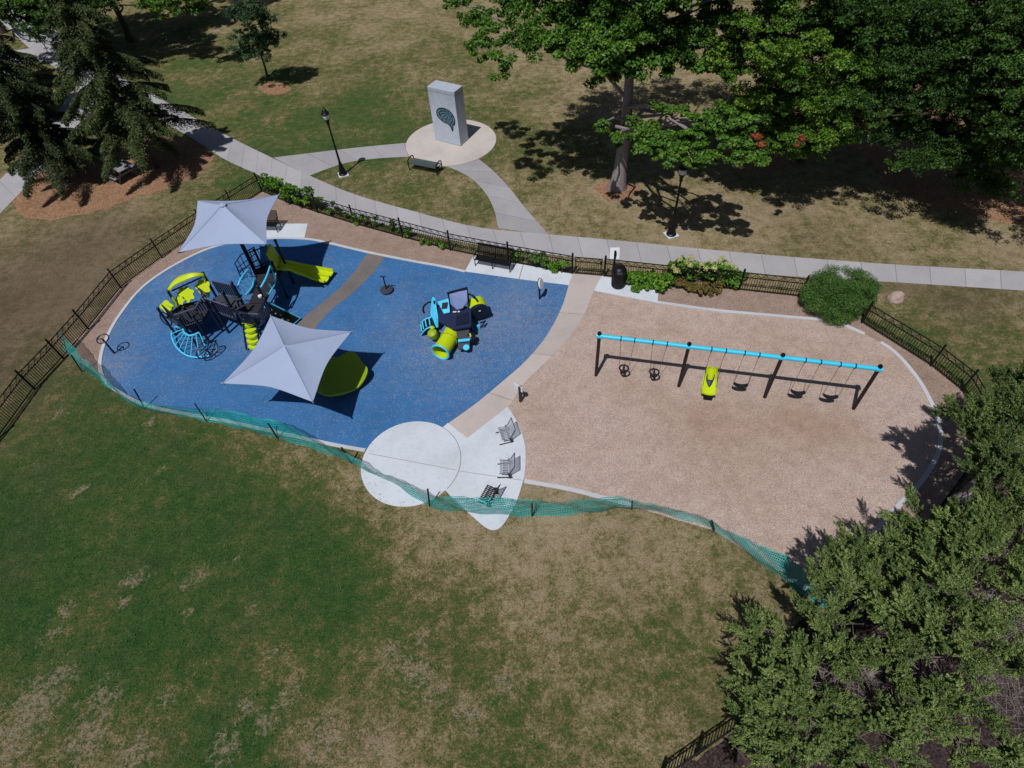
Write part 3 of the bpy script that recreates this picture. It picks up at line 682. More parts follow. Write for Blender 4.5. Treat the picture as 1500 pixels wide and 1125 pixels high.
def belt_swing(pa, pb, label, push=0.0):
    A, Bp = chain_pts(pa), chain_pts(pb); mid = (A+Bp)/2
    root = thing('belt_swing', label, 'swing', (mid.x, mid.y, .5), 'belt swings hanging from the blue beam')
    hw = .30; rows = []
    for i in range(13):
        t = -1+2*i/12; zz = .50+.13*t*t; c = Vector((mid.x, mid.y, zz))+swd*hw*t*(1-.06*t*t)+swn*push
        wv = .10-.02*abs(t)**3
        rows.append([c+swn*(-wv)+Vector((0, 0, .012)), c, c+swn*wv+Vector((0, 0, .012))])
    m = MB(); m.grid(rows); m.build('seat', M['navy_pl'] if False else M['rubber'], root, solid=.022)
    for S, t in ((A, -1), (Bp, 1)):
        e = Vector((mid.x, mid.y, .65))+swd*(hw*.95*t)+swn*push; m = MB(); swing_chain(m, S, e); m.tube([e, e-Vector((0, 0, .05))], .02, 6); m.build('chain', M['chain'], root)
belt_swing(1091, 1112.5, 'black belt swing nearest to the lime moulded seat')
belt_swing(1180, 1202.5, 'black belt swing in the last bay, nearer to its inner post')
belt_swing(1231, 1253, 'black belt swing beside the outermost right post')
def bucket_swing(pa, pb, label):
    A, Bp = chain_pts(pa), chain_pts(pb); mid = (A+Bp)/2; c = Vector((mid.x, mid.y, .55))
    root = thing('bucket_swing', label, 'swing', tuple(c), 'bucket swings hanging from the blue beam')
    ring = lambda z, rx, ry: [c+swd*rx*math.cos(t)+swn*ry*math.sin(t)+Vector((0, 0, z)) for t in np.linspace(0, 2*PI, 21)[:-1]]
    m = MB(); m.tube(ring(.16, .19, .175), .036, 8, closed=True)
    m.build('seat_rim', M['rubber'], root)
    m = MB(); rows = []
    for z, k in ((.13, .93), (.02, .9), (-.08, .72), (-.12, .4)):
        rows.append([c+swd*.19*k*math.cos(t)+swn*(.175*k*math.sin(t))+Vector((0, 0, z)) for t in np.linspace(PI*.98, PI*2.02, 12)])
    m.grid(rows); m.build('seat_shell', M['rubber'], root, solid=.02)
    m = MB(); m.beam(c+swn*.17+Vector((0, 0, .15)), c-swn*.165+Vector((0, 0, .15)), .06, .05); m.beam(c+swn*.155+Vector((0, 0, .13)), c-Vector((0, 0, .12)), .08, .03); m.build('front_strap', M['rubber'], root)
    for S, t in ((A, -1), (Bp, 1)):
        m = MB(); e = c+swd*.185*t+Vector((0, 0, .2)); y = e+(S-e)*.16; swing_chain(m, S, e); m.build('chain', M['chain'], root)
bucket_swing(909.8, 929.8, 'round black bucket swing next to the leftmost post')
bucket_swing(956.6, 977.4, 'round black bucket swing nearer to the second post')
def lime_seat():
    A, Bp = chain_pts(1042.4), chain_pts(1063.6); mid = (A+Bp)/2; P0 = Vector((mid.x, mid.y, 0))
    root = thing('moulded_swing_seat', 'lime high-backed moulded swing seat with blue harness pad', 'swing', (mid.x, mid.y, .4), 'swings on the long frame')
    F = -swn      # faces the camera side
    def q(s, f, z): return P0+swd*(s+.03)+F*f+Vector((0, 0, z))
    m = MB(); prof = [(.56, .34), (.50, .31), (.30, .36), (.05, .42), (-.12, .47), (-.20, .58), (-.26, .74), (-.31, .90), (-.34, 1.02), (-.35, 1.07)]
    wid = [.23, .27, .28, .27, .25, .24, .22, .20, .17, .10]; rows = []
    for (f, z), wv in zip(prof, wid):
        up = .11 if f < .5 else .05
        rows.append([q(-wv-.02, f+.03, z+up*1.0), q(-wv, f, z+.05), q(-wv*.55, f, z), q(0, f, z-.01), q(wv*.55, f, z), q(wv, f, z+.05), q(wv+.02, f+.03, z+up*1.0)])
    m.grid(rows); m.build('seat_shell', M['lime'], root, solid=.035)
    m = MB(); rows = []
    for f, z, wv in ((.20, .44, .03), (.06, .50, .10), (-.06, .56, .15), (-.13, .68, .17), (-.18, .80, .15)):
        rows.append([q(-wv, f, z), q(-wv*.4, f+.02, z+.03), q(wv*.4, f+.02, z+.03), q(wv, f, z)])
    m.grid(rows); m.build('harness', M['navy_pl'], root, solid=.04)
    m = MB(); rows = []
    for f, z, wv in ((-.06, .62, .10), (-.11, .74, .125), (-.17, .88, .125), (-.24, 1.0, .12), (-.28, 1.07, .07)):
        rows.append([q(-wv, f, z), q(-wv*.5, f+.045, z+.02), q(wv*.5, f+.045, z+.02), q(wv, f, z)])
    m.grid(rows); m.build('back_pad', M['lime'], root, solid=.05)
    m = MB(); m.prism([q(-.2, .54, .30), q(.2, .54, .30), q(.17, .63, .13), q(-.17, .63, .13)], F*-.05); m.build('foot_plate', M['black'], root)
    for S, t in ((A, -1), (Bp, 1)):
        e1 = q(.25*t, -.22, .80); e2 = q(.27*t, .25, .46); m = MB(); y = S+(e1-S)*.55; swing_chain(m, S, y); swing_chain(m, y, e1); swing_chain(m, y, e2); m.build('chain', M['chain'], root)
lime_seat()

# ------------------------------------------------------------------ lamps
def lamp(base, label):
    b = at(*base); root = thing('street_lamp', label, 'lamp post', tuple(b), 'black lamp posts along the sidewalk')
    m = MB(); m.box(b+Vector((0, 0, .02)), (.62, .62, .06), rz=.3); m.build('footing', M['white'], root)
    m = MB(); m.lathe(b+Vector((0, 0, .05)), [(.27, 0), (.27, .06), (.22, .10), (.20, .30), (.15, .48), (.11, .70), (.085, .82)], 16); m.build('pole_base', M['black'], root)
    m = MB(); m.lathe(b+Vector((0, 0, .85)), [(.075, 0), (.06, 1.2), (.052, 2.35)], 12); m.build('pole', M['black'], root)
    t = b+Vector((0, 0, 3.2)); m = MB(); m.lathe(t, [(.055, 0), (.09, .05), (.07, .10), (.13, .32), (.16, .36), (.16, .40)], 14); la = m.build('lantern', M['black'], root)
    m = MB(); m.lathe(t+Vector((0, 0, .40)), [(.14, 0), (.185, .12), (.20, .25), (.19, .30)], 16); m.build('globe', M['glass'], la)
    m = MB(); m.lathe(t+Vector((0, 0, .70)), [(.235, 0), (.235, .05), (.19, .10), (.15, .20), (.07, .30), (.03, .34), (.035, .40), (0, .46)], 16); m.build('lantern_roof', M['black'], la)
lamp((503, 256), 'black lamp post on the grass triangle left of the concrete monument')
lamp((983, 344), 'black lamp post in the shade of the big maple beside the sidewalk')

# ------------------------------------------------------------------ monument
def monument():
    fl, fr = at(638, 206), at(675, 215.3); u = (fr-fl); W = u.length; u.normalize(); back = Vector((-u.y, u.x, 0)); D = .98; H = 3.5; Z0 = .05
    ctr = fl+u*W/2+back*D/2; root = thing('monument', 'tall pale concrete slab with an engraved brain emblem on a round plaza', 'monument', (ctr.x, ctr.y, Z0))
    m = MB(); rz = math.atan2(u.y, u.x)
    m.box((ctr.x, ctr.y, Z0+.02+(H-.02)/2), (W, D, H-.02), rz=rz); s = m.build('slab', M['monument'], root, smooth=False)
    bv = s.modifiers.new('edge', 'BEVEL'); bv.width = .015; bv.segments = 1
    m = MB(); m.box((ctr.x, ctr.y, Z0+.01), (W-.1, D-.1, .04), rz=rz); m.build('base_course', M['slate'], root, smooth=False)
    m = MB(); m.box((ctr.x, ctr.y, Z0+H-.22), (W+.006, D+.006, .014), rz=rz); m.build('groove', M['slate'], root, smooth=False)
    # emblem: brain in side view
    def q(x, z, d=.012): return fl+u*(W*.56+x)+Vector((0, 0, Z0+1.75+z))-back*d
    out = [(-.66, .12), (-.60, .36), (-.40, .52), (-.10, .58), (.22, .54), (.48, .40), (.64, .16), (.68, -.10), (.62, -.32), (.50, -.40), (.46, -.62), (.40, -.80), (.33, -.60), (.22, -.44), (.02, -.34), (-.20, -.30), (-.44, -.18), (-.60, -.04)]
    oc = crom([Vector((x, 0, z)) for x, z in out], 4, True)
    m = MB(); m.prism([q(p.x, p.z, .004) for p in oc], -back*.006); m.build('emblem_field', M['relief_lt'], root, smooth=False)
    m = MB(); m.tube([q(p.x, p.z) for p in oc], .034, 6, closed=True)
    lines = [[(-.5, .05), (-.42, .3), (-.2, .40), (.1, .42), (.36, .3), (.5, .08), (.48, -.14)], [(-.4, -.02), (-.3, .18), (-.1, .26), (.14, .26), (.3, .14), (.34, -.04), (.2, -.12)], [(-.2, 0), (-.06, .12), (.1, .12), (.18, .02), (.06, -.06), (-.1, -.08)],
             [(.36, -.22), (.5, -.18), (.6, -.28)], [(.3, -.34), (.4, -.28), (.5, -.34)], [(.1, -.18), (.24, -.26), (.34, -.5), (.38, -.68)], [(-.56, .26), (-.44, .2), (-.40, .08)], [(-.3, .5), (-.26, .4), (-.34, .3)], [(0, .56), (.02, .46), (-.08, .36)], [(.3, .5), (.24, .4), (.3, .3)], [(.58, .2), (.46, .2), (.42, .1)], [(-.3, -.2), (-.22, -.12), (-.3, -.04)], [(-.04, -.28), (.02, -.2), (-.06, -.14)]]
    for ln in lines: m.tube([q(p.x, p.z) for p in crom([Vector((x, 0, z)) for x, z in ln], 4)], .026, 5)
    m.build('emblem', M['relief'], root)
monument()

# ------------------------------------------------------------------ benches, bin, signs, stone, table
def bench(a, b, label):
    """a,b: front feet"""
    A, B = Vector(a), Vector(b); u = (B-A); W = u.length; u.normalize(); n = Vector((-u.y, u.x, 0)); n = n if n.y > 0 else -n
    c = (A+B)/2; root = thing('park_bench', label, 'bench', tuple(c), 'black slatted park benches inside the fence')
    q = lambda s, f, z: A+u*s+n*f+Vector((0, 0, z))
    m = MB()
    for k in range(9): f = .02+k*.055; m.beam(q(0, f, .43-.012*k*.4), q(W, f, .43-.012*k*.4), .036, .02)
    m.build('seat', M['black'], root, smooth=False)
    m = MB()
    for k in range(8): m.beam(q(0, .50+k*.022, .50+k*.058), q(W, .50+k*.022, .50+k*.058), .022, .036)
    m.beam(q(-.02, .69, .98), q(W+.02, .69, .98), .05, .05); m.build('backrest', M['black'], root, smooth=False)
    for s in (0, W/2, W):
        m = MB(); m.tube([q(s, 0, 0.02), q(s, .02, .42), q(s, .47, .40)], .027, 6); m.tube([q(s, .58, .02), q(s, .47, .40), q(s, .69, .98)], .027, 6)
        m.build('leg', M['black'], root)
    for s in (-.02, W+.02):
        m = MB(); m.tube(crom([q(s, .0, .42), q(s, -.03, .58), q(s, .06, .66), q(s, .35, .66), q(s, .56, .66)], 4), .024, 6); m.build('armrest', M['black'], root)
bench(at(695, 391)+Vector((.05, .05, 0)), at(747, 400.5)+Vector((0, .05, 0)), 'black bench with a tall slatted back on the pad left of the gate')
bp = at(407, 341); bench(bp-Vector((2.0, -.35, 0)), bp, 'black bench half hidden behind the rear shade sail')
def loop_bench():
    a, b = at(600, 249), at(640.5, 257); u = (b-a); W = u.length; u.normalize(); n = Vector((-u.y, u.x, 0)); q = lambda s, f, z: a+u*s+n*f+Vector((0, 0, z))
    root = thing('backless_bench', 'backless grey-green bench with black looped ends in front of the monument', 'bench', tuple((a+b)/2))
    m = MB(); rows = []
    for k in range(11):
        t = k/10; m.beam(q(.05, .02+.62*t, .46+.05*math.sin(PI*t)), q(W-.05, .02+.62*t, .46+.05*math.sin(PI*t)), .05, .03)
    m.build('seat', M['green_seat'], root, smooth=False)
    for s in (0, W):
        m = MB(); m.tube(crom([q(s, 0, .02), q(s, -.02, .45), q(s, .05, .66), q(s, .33, .72), q(s, .61, .66), q(s, .68, .45), q(s, .66, .02)], 4), .035, 7); m.tube([q(s, .02, .42), q(s, .64, .42)], .03, 6); m.build('looped_end', M['black'], root)
    m = MB(); m.box(q(W/2, .33, .535), (.09, .02, .02), rz=math.atan2(u.y, u.x)); m.build('plaque', M['brown'], root)
loop_bench()
def slat_chair(pos, face, label, mat):
    """lounge chair with horizontal slats; face = heading of the sitter"""
    root = thing('strap_chair', label, 'chair', tuple(pos), 'strap chairs on the pointed white pad', rz=face)
    P = resample(crom([(.34, 0, .40), (.28, 0, .43), (.10, 0, .39), (-.06, 0, .40), (-.16, 0, .52), (-.25, 0, .72), (-.34, 0, .92)], 5), 15); m = MB(); hw = .37
    for k in range(9):
        y = -hw+.03+(2*hw-.06)*k/8; m.grid([[(p.x, y-.020, p.z), (p.x, y+.020, p.z)] for p in P])
    m.build('straps', mat, root, smooth=False, local=True, solid=.014)
    m = MB()
    for p in (P[1], P[5], P[-1]): m.tube([(p.x, -hw, p.z-.025), (p.x, hw, p.z-.025)], .022, 6)
    m.build('cross_bars', M['brown'], root, local=True)
    for s in (-1, 1):
        y = s*hw*.94; m = MB(); m.beam((-.06, y, .40), (-.12, y, .03), .10, .09); m.beam((-.22, y, .03), (.46, y, .03), .05, .04); m.tube([(p.x, y, p.z-.03) for p in P], .024, 6)
        m.build('side_frame', M['brown'], root, local=True)
    return root
def face_to(p, px): d = at(*px)-p; return math.atan2(d.y, d.x)
for foot, f, lab, mt in (((743, 640), R(192), 'silver strap chair nearest the tan path on the white pad', 'slat'), ((744, 690), R(176), 'silver strap chair in the middle of the three on the white pad', 'slat'), ((719, 731), R(150), 'strap chair beside the teal netting, seen from its back, shade painted into the straps', 'brown')):  # third chair's straps take a darker metal, painting in the shade on its back
    slat_chair(at(*foot), f, lab, M[mt]).scale = (.88, .88, .88)
def trash_bin():
    b = at(905, 419)+Vector((0, 0, .024)); root = thing('trash_bin', 'black domed trash bin by the gate on a concrete pad', 'trash bin', tuple(b))
    m = MB(); m.lathe(b, [(.29, 0), (.31, .03), (.335, .5), (.34, .86)], 22)
    for k in range(22): a = 2*PI*k/22; m.beam(b+Vector((math.cos(a)*.325, math.sin(a)*.325, .08)), b+Vector((math.cos(a)*.348, math.sin(a)*.348, .82)), .03, .02)
    m.build('barrel', M['black'], root)
    m = MB(); m.lathe(b+Vector((0, 0, .86)), [(.365, 0), (.365, .05), (.34, .16), (.27, .28), (.14, .34), (0, .35)], 22); l = m.build('lid', M['black'], root)
    d = (Vector((0, -8, 0))-b); d.z = 0; d.normalize(); m = MB(); m.box(b+d*.30+Vector((0, 0, 1.02)), (.26, .10, .11), rz=math.atan2(d.y, d.x)+PI/2); m.build('opening', M['slate'], l)
trash_bin()
def gate_sign():
    b = at(898, 403); root = thing('sign_post', 'white sign on a black post behind the trash bin', 'sign', tuple(b))
    m = MB(); m.box((b.x, b.y, .75), (.10, .10, 1.5), rz=-.1); m.build('post', M['black'], root, smooth=False)
    m = MB(); m.box((b.x, b.y+.10, 1.30), (.46, .025, .56), mat=Matrix.Rotation(-.1, 3, 'Z') @ Matrix.Rotation(-.45, 3, 'X')); m.build('sign_panel', M['sign'], root, smooth=False)
gate_sign()
def path_sign():
    b = at(763, 588); root = thing('sign_post', 'small pale sign on a dark post beside the lower end of the tan path', 'sign', tuple(b))
    m = MB(); m.box((b.x, b.y, .5), (.12, .10, 1.0), rz=.9); m.build('post', M['navy'], root, smooth=False)
    m = MB(); m.box((b.x-.06, b.y+.05, .86), (.44, .03, .30), rz=2.4); m.build('sign_panel', M['sign'], root, smooth=False)
path_sign()
def oval_sign():
    b = at(790.5, 438); root = thing('oval_sign', 'oval pale play panel on a navy post at the right of the blue rubber', 'sign', tuple(b))
    m = MB(); m.tube([b, b+Vector((0, 0, 1.18))], .05, 10); m.build('post', M['navy'], root)
    c = b+Vector((.05, .02, .95)); ax = Vector((.86, -.35, .25)).normalized(); m = MB(); m.lathe(c, [(0, 0), (.25, 0), (.27, .02), (.27, .05), (.25, .07), (0, .07)], 24, axis=ax); m.build('panel', M['sign'], root)
    m = MB(); m.lathe(c-ax*.02, [(0, 0), (.29, 0), (.29, .02), (0, .02)], 24, axis=ax); m.build('panel_rim', M['navy'], root)
oval_sign()
def hoop_post():
    b = at(168, 518); root = thing('hoop_post', 'navy post with an open ring on top at the left end of the blue rubber', 'play post', tuple(b))
    m = MB(); m.tube([b, b+Vector((0, 0, .98))], .045, 10); m.build('post', M['navy'], root)
    c = b+Vector((0, .02, 1.0)); m = MB(); m.tube([c+Vector((math.cos(t)*.27, math.sin(t)*.25, .05*math.sin(t))) for t in np.linspace(0, 2*PI, 25)[:-1]], .028, 8, closed=True); m.tube([c-Vector((.27, 0, 0)), c, c+Vector((.12, -.22, 0))], .025, 6); m.build('ring', M['navy'], root)
hoop_post()
def spinner():
    b = at(567, 427); root = thing('stand_up_spinner', 'small grey disc spinner with a bent navy hand pole', 'spinner', tuple(b))
    m = MB(); m.lathe(b, [(.12, 0), (.12, .06), (.30, .09), (.34, .13), (.32, .17), (0, .19)], 24); m.build('disc', M['slate'], root)
    m = MB(); m.tube(crom([b+Vector((0, 0, .17)), b+Vector((.0, .01, .6)), b+Vector((0, .0, .98))], 4), .035, 9); m.tube([b+Vector((-.14, .02, .98)), b+Vector((.14, -.02, .98))], .03, 8); m.build('hand_pole', M['navy'], root)
spinner()
def boulder():
    c = at(1312, 437); root = None; bm = bmesh.new(); bmesh.ops.create_icosphere(bm, subdivisions=4, radius=1)
    from mathutils import noise
    for v in bm.verts:
        k = 1+.22*noise.noise(v.co*1.6+Vector((3, 1, 7)))+.08*noise.noise(v.co*4.5); v.co = Vector((v.co.x*.42*k, v.co.y*.34*k, max(-.1, v.co.z)*.34*k))
    me = bpy.data.meshes.new('boulder'); bm.to_mesh(me); bm.free(); me.polygons.foreach_set('use_smooth', [True]*len(me.polygons)); me.materials.append(M['stone'])
    o = bpy.data.objects.new('boulder', me); o.location = (c.x, c.y, .02); o.rotation_euler = (0, 0, .5); C.objects.link(o); tag(o, 'pinkish rounded boulder beside the big round bush', 'boulder')
boulder()
def picnic_table():
    b = at(180, 258); a = R(-38); root = thing('picnic_table', 'grey weathered picnic table in the shade under the spruce', 'picnic table', tuple(b))
    u = Vector((math.cos(a), math.sin(a), 0)); n = Vector((-u.y, u.x, 0)); q = lambda s, f, z: b+u*s+n*f+Vector((0, 0, z))
    m = MB()
    for k in range(5): f = -.34+.17*k; m.beam(q(-.95, f, .75), q(.95, f, .75), .155, .04)
    m.build('table_top', M['timber'], root, smooth=False)
    for f in (-.75, .75):
        m = MB()
        for e in (-.08, .08): m.beam(q(-.95, f+e, .45), q(.95, f+e, .45), .145, .04)
        m.build('seat', M['timber'], root, smooth=False)
    for s in (-.65, .65):
        m = MB(); m.beam(q(s, -.62, 0), q(s, -.2, .72), .04, .09, up=u); m.beam(q(s, .62, 0), q(s, .2, .72), .04, .09, up=u); m.beam(q(s, -.82, .40), q(s, .82, .40), .04, .09); m.build('leg_frame', M['timber'], root, smooth=False)
picnic_table()

# ------------------------------------------------------------------ shade sails
def sail(corners, cz, peak_z, label, mast_r=.085, bow=.27, cap=True):
    Cn = [at(px, py, z) for (px, py), z in zip(corners, cz)]; ctr = sum(Cn, Vector())/4; pk = Vector((ctr.x, ctr.y, peak_z))
    root = thing('shade_sail', label, 'shade sail', (ctr.x, ctr.y, 0), 'shade sails over the play area')
    m = MB(); N = 14; K = 12
    for i in range(4):
        a, b = Cn[i], Cn[(i+1) % 4]; rows = []
        for j in range(K+1):
            u = .001+.999*j/K; row = []
            for k in range(N+1):
                v = k/N; e = a.lerp(b, v); e = e+(Vector((ctr.x, ctr.y, e.z))-e).normalized()*bow*4*v*(1-v)
                p = pk.lerp(e, u); zz = pk.z+(e.z-pk.z)*(u**.85) - .05*math.sin(PI*u)*4*v*(1-v); row.append(Vector((p.x, p.y, zz)))
            rows.append(row)
        m.grid(rows)
    bm = None; o = m.build('canopy', M['sail'], root); o.data.polygons.foreach_set('use_smooth', [True]*len(o.data.polygons))
    m = MB()
    for i in range(4):
        a, b = Cn[i], Cn[(i+1) % 4]; pts = []
        for k in range(N+1):
            v = k/N; e = a.lerp(b, v); pts.append(e+(Vector((ctr.x, ctr.y, e.z))-e).normalized()*bow*4*v*(1-v)+Vector((0, 0, -.01)))
        m.tube(pts, .018, 5)
    m.build('hem', M['sail'], root)
    for a in Cn:
        m = MB(); m.tube([pk.lerp(a, u)+Vector((0, 0, (pk.z+(a.z-pk.z)*u**.85)-(pk.z+(a.z-pk.z)*u)+.004)) for u in np.linspace(.03, .99, 12)], .013, 5); m.build('seam', M['seam'], root)
    m = MB(); m.tube([(ctr.x, ctr.y, -.05), (ctr.x, ctr.y, peak_z-.10)], mast_r, 14); m.build('mast', M['navy'], root)
    if cap: m = MB(); m.lathe((ctr.x, ctr.y, peak_z-.10), [(.14, 0), (.16, .05), (.1, .10), (0, .12)], 14); m.build('mast_cap', M['sail'], root)
    for a in Cn:
        m = MB(); m.tube([Vector((ctr.x, ctr.y, cz[0]-.55)), Vector((ctr.x, ctr.y, cz[0]-.55)).lerp(a, .5)+Vector((0, 0, -.10)), a+Vector((0, 0, -.05))], [.05, .04, .03], 8); m.build('support_arm', M['navy'], root)
        m = MB(); d = (a-ctr); d.z = 0; d.normalize(); m.tube([a, a+d*.08], .035, 8); m.build('corner_ring', M['steel'], root)
sail([(290, 294), (408, 285), (390, 357), (262, 369)], [4.2]*4, 5.15, 'pale blue-grey shade sail at the rear, over the slide of the big play structure', .10)
sail([(397, 463), (514, 486), (458, 588), (327, 561)], [2.65]*4, 3.3, 'pale blue-grey shade sail in front, over the lime bowl spinner', cap=False)

def bowl():
    c = at(498, 552, .25); c.z = 0; root = thing('bowl_spinner', 'large lime bowl spinner lying in the shadow of the front shade sail', 'spinner', tuple(c))
    prof = [(.0, .16), (.3, .16), (.62, .18), (.9, .24), (1.08, .34), (1.17, .43), (1.22, .45), (1.23, .40), (1.12, .26), (.9, .20), (.55, .07), (.2, .05)]
    m = MB(); n = 60; rows = []
    for r, z in prof:
        row = []
        for j in range(n+1):
            a = 2*PI*j/n; k = 1+.055*math.cos(5*a+.6)+.03*math.cos(3*a); zz = z*(1+.28*(r/1.2)**3*math.cos(5*a+.6)+.12*math.sin(2*a)*(r/1.2)**2)
            row.append(c+Vector((r*k*math.cos(a), r*k*math.sin(a), zz)))
        rows.append(row)
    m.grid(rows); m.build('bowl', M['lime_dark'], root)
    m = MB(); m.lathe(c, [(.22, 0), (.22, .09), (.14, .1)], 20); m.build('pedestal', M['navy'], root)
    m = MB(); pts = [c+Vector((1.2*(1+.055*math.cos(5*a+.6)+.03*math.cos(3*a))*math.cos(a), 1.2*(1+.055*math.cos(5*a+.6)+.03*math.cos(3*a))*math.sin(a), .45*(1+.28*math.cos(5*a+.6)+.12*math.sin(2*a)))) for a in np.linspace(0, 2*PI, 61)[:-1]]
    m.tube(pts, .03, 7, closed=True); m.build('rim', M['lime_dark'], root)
bowl()

# ------------------------------------------------------------------ big play structure
def play_structure():
    root = thing('play_structure', 'big navy and lime climbing structure with slide, bridge and fan ladder under the rear sail', 'play structure', tuple(at(340, 450)))
    V3 = lambda px, py, z: at(px, py, z)
    def post(px, py, z, mat='navy', r=.062):
        p = V3(px, py, z); m = MB(); m.tube([(p.x, p.y, -.05), p], r, 10); o = m.build('post', M[mat], root)
        m = MB(); m.lathe(p, [(r+.014, -.05), (r+.014, .02), (r*.6, .06), (0, .07)], 10); m.build('post_cap', M['black'], o); return p
    def deck(pts, z, mat='deck', name='deck', th=.09):
        m = MB(); m.prism([V3(x, y, z) for x, y in pts], (0, 0, -th)); return m.build(name, M[mat], root, smooth=False)
    def bars(a, b, h, n=7, mat='navy', name='barred_panel', slats=False):
        a, b = V3(*a), V3(*b); m = MB(); up = Vector((0, 0, h)); d = b-a
        m.tube([a+Vector((0, 0, .08)), b+Vector((0, 0, .08))], .026, 6); m.tube([a+up, b+up], .03, 6)
        for i in range(n+1): p = a+d*i/n; (m.beam(p+Vector((0, 0, .08)), p+up, .075, .02, up=d.normalized()) if slats else m.tube([p+Vector((0, 0, .08)), p+up], .018, 6))
        return m.build(name, M[mat], root)
    def panel(pts, mat, name, th=.05):
        P = [V3(*p) for p in pts]; nrm = (P[1]-P[0]).cross(P[2]-P[0]).normalized(); m = MB(); m.prism(P, nrm*th); return m.build(name, M[mat], root, smooth=False)
    # decks
    deck([(242, 464), (264, 446), (297, 439), (309, 449), (297, 471), (267, 481)], 1.05)
    deck([(302, 446), (322, 431), (355, 438), (359, 456), (345, 467), (308, 454)], 1.25, 'slate')
    deck([(352, 446), (384, 441), (396, 456), (386, 472), (356, 470)], 1.4, 'deck')
    deck([(370, 396), (402, 382), (414, 397), (404, 412), (378, 416)], 1.5, 'deck')
    deck([(377, 416), (402, 410), (388, 444), (364, 444)], 1.45, 'deck', 'bridge')
    # posts
    for a in [(246, 427, 2.1), (297, 400, 2.4), (231, 452, 1.75), (269, 450, 1.8), (339, 414, 2.5), (326, 428, 2.2), (377, 419, 2.3), (403, 352, 2.75), (372, 366, 2.4), (398, 384, 2.3), (352, 438, 2.2), (387, 437, 2.2), (300, 441, 2.0), (344, 449, 2.0), (262, 466, 1.9), (282, 462, 1.8), (309, 443, 2.0)]: post(*a)
    # barriers
    bars((250, 466, 1.0), (268, 482, 1.0), .85, 6); bars((268, 481, 1.05), (297, 471, 1.05), .85, 9, 'bar_grey', slats=True); bars((300, 440, 1.0), (312, 452, 1.0), .85, 5)
    bars((322, 431, 1.25), (354, 438, 1.25), .85, 10, 'bar_grey', slats=True); bars((310, 455, 1.25), (344, 467, 1.25), .8, 9, 'bar_grey', slats=True); bars((297, 470, 1.05), (309, 449, 1.05), .8, 6, 'bar_grey', slats=True)
    bars((356, 474, 1.4), (372, 477, 1.4), .8, 5); bars((372, 394, 1.5), (402, 382, 1.5), .95, 8, slats=True); bars((356, 470, 1.4), (386, 472, 1.4), .5, 8, 'bar_grey', slats=True)
    bars((388, 476, 1.4), (397, 458, 1.4), .8, 5, 'navy_pl', slats=True)
    panel([(284, 455, 1.05), (300, 450, 1.05), (300, 438, 1.75), (285, 444, 1.75)], 'slate', 'dark_panel'); panel([(254, 470, 1.05), (262, 478, 1.05), (262, 464, 1.7), (253, 458, 1.7)], 'slate', 'dark_panel')
    panel([(345, 467, 1.25), (358, 458, 1.25), (358, 446, 1.9), (345, 453, 1.9)], 'navy_pl', 'dark_panel'); panel([(358, 470, 1.45), (372, 472, 1.45), (372, 462, 2.0), (359, 460, 2.0)], 'navy_pl', 'dark_panel')
    # lime arched roof over the left deck
    arc = resample(crom([V3(246, 424, 2.08), V3(252, 413, 2.3), V3(262, 405, 2.45), V3(276, 400, 2.55), V3(288, 399, 2.52), V3(298, 401, 2.4)], 5), 17); rows = []
    for i, p in enumerate(arc):
        t = i/16; wv = .12+.42*math.sin(PI*t)**.8; q = p+Vector((.30, -.62, -.10))*wv; rows.append([p+Vector((0, 0, -.06)), p, p.lerp(q, .5)+Vector((0, 0, .07)), q, q+Vector((0, 0, -.06))])
    m = MB(); m.grid(rows); m.build('arched_roof', M['lime'], root, solid=.03)
    m = MB(); m.tube([V3(252, 426, 1.95), V3(296, 406, 2.25)], .04, 8); m.build('crossbar', M['navy'], root)
    m = MB(); m.tube([V3(298, 403, 2.35), V3(304, 424, 1.5), V3(306, 430, 1.2)], .05, 8); m.build('roof_leg', M['lime'], root)
    m = MB(); m.tube([V3(247, 428, 2.0), V3(258, 444, 1.45), V3(260, 450, 1.2)], .05, 8); m.build('roof_leg', M['lime'], root)
    def gear(c, r, name, teeth=7, th=.05, nrm=(-.1, -.75, .65)):
        c = V3(*c); nrm = Vector(nrm).normalized(); e = nrm.cross(Vector((0, 0, 1))).normalized(); f = nrm.cross(e); pts = []
        for j in range(42): a = 2*PI*j/42; k = r*(1+.14*math.cos(teeth*a)); pts.append(c+e*k*math.cos(a)*1.15+f*k*math.sin(a))
        m = MB(); m.prism(pts, nrm*th); return m.build(name, M['lime'], root, smooth=False)
    gear((273, 431, 1.6), .36, 'gear_panel'); gear((264, 440, 1.45), .20, 'gear_panel', 6); gear((298, 420, 1.75), .32, 'gear_panel', 5); gear((245, 449, 1.4), .27, 'gear_panel', 4)
    panel([(240, 452, 1.05), (253, 458, 1.05), (253, 449, 1.5), (241, 444, 1.5)], 'lime', 'lime_panel'); panel([(300, 432, 1.1), (307, 436, 1.1), (307, 427, 1.5), (300, 423, 1.5)], 'lime', 'lime_panel')
    # fan ladder
    inner = resample(crom([V3(268, 479, 1.0), V3(270, 487, 1.0), V3(279, 491.5, 1.0), V3(292, 487, 1.0)], 6), 25)
    outer = resample(crom([V3(253, 479, .35), V3(251.5, 492, .28), V3(259, 509, .22), V3(274, 520.5, .18), V3(290, 523.5, .15), V3(306, 521, .12)], 6), 25)
    m = MB(); m.tube(outer, .042, 8); m.build('outer_rail', M['ltblue'], root)
    m = MB(); m.tube([V3(253, 479, .35), V3(268, 479, 1.0)]+inner, .042, 8); m.build('inner_rail', M['ltblue'], root)
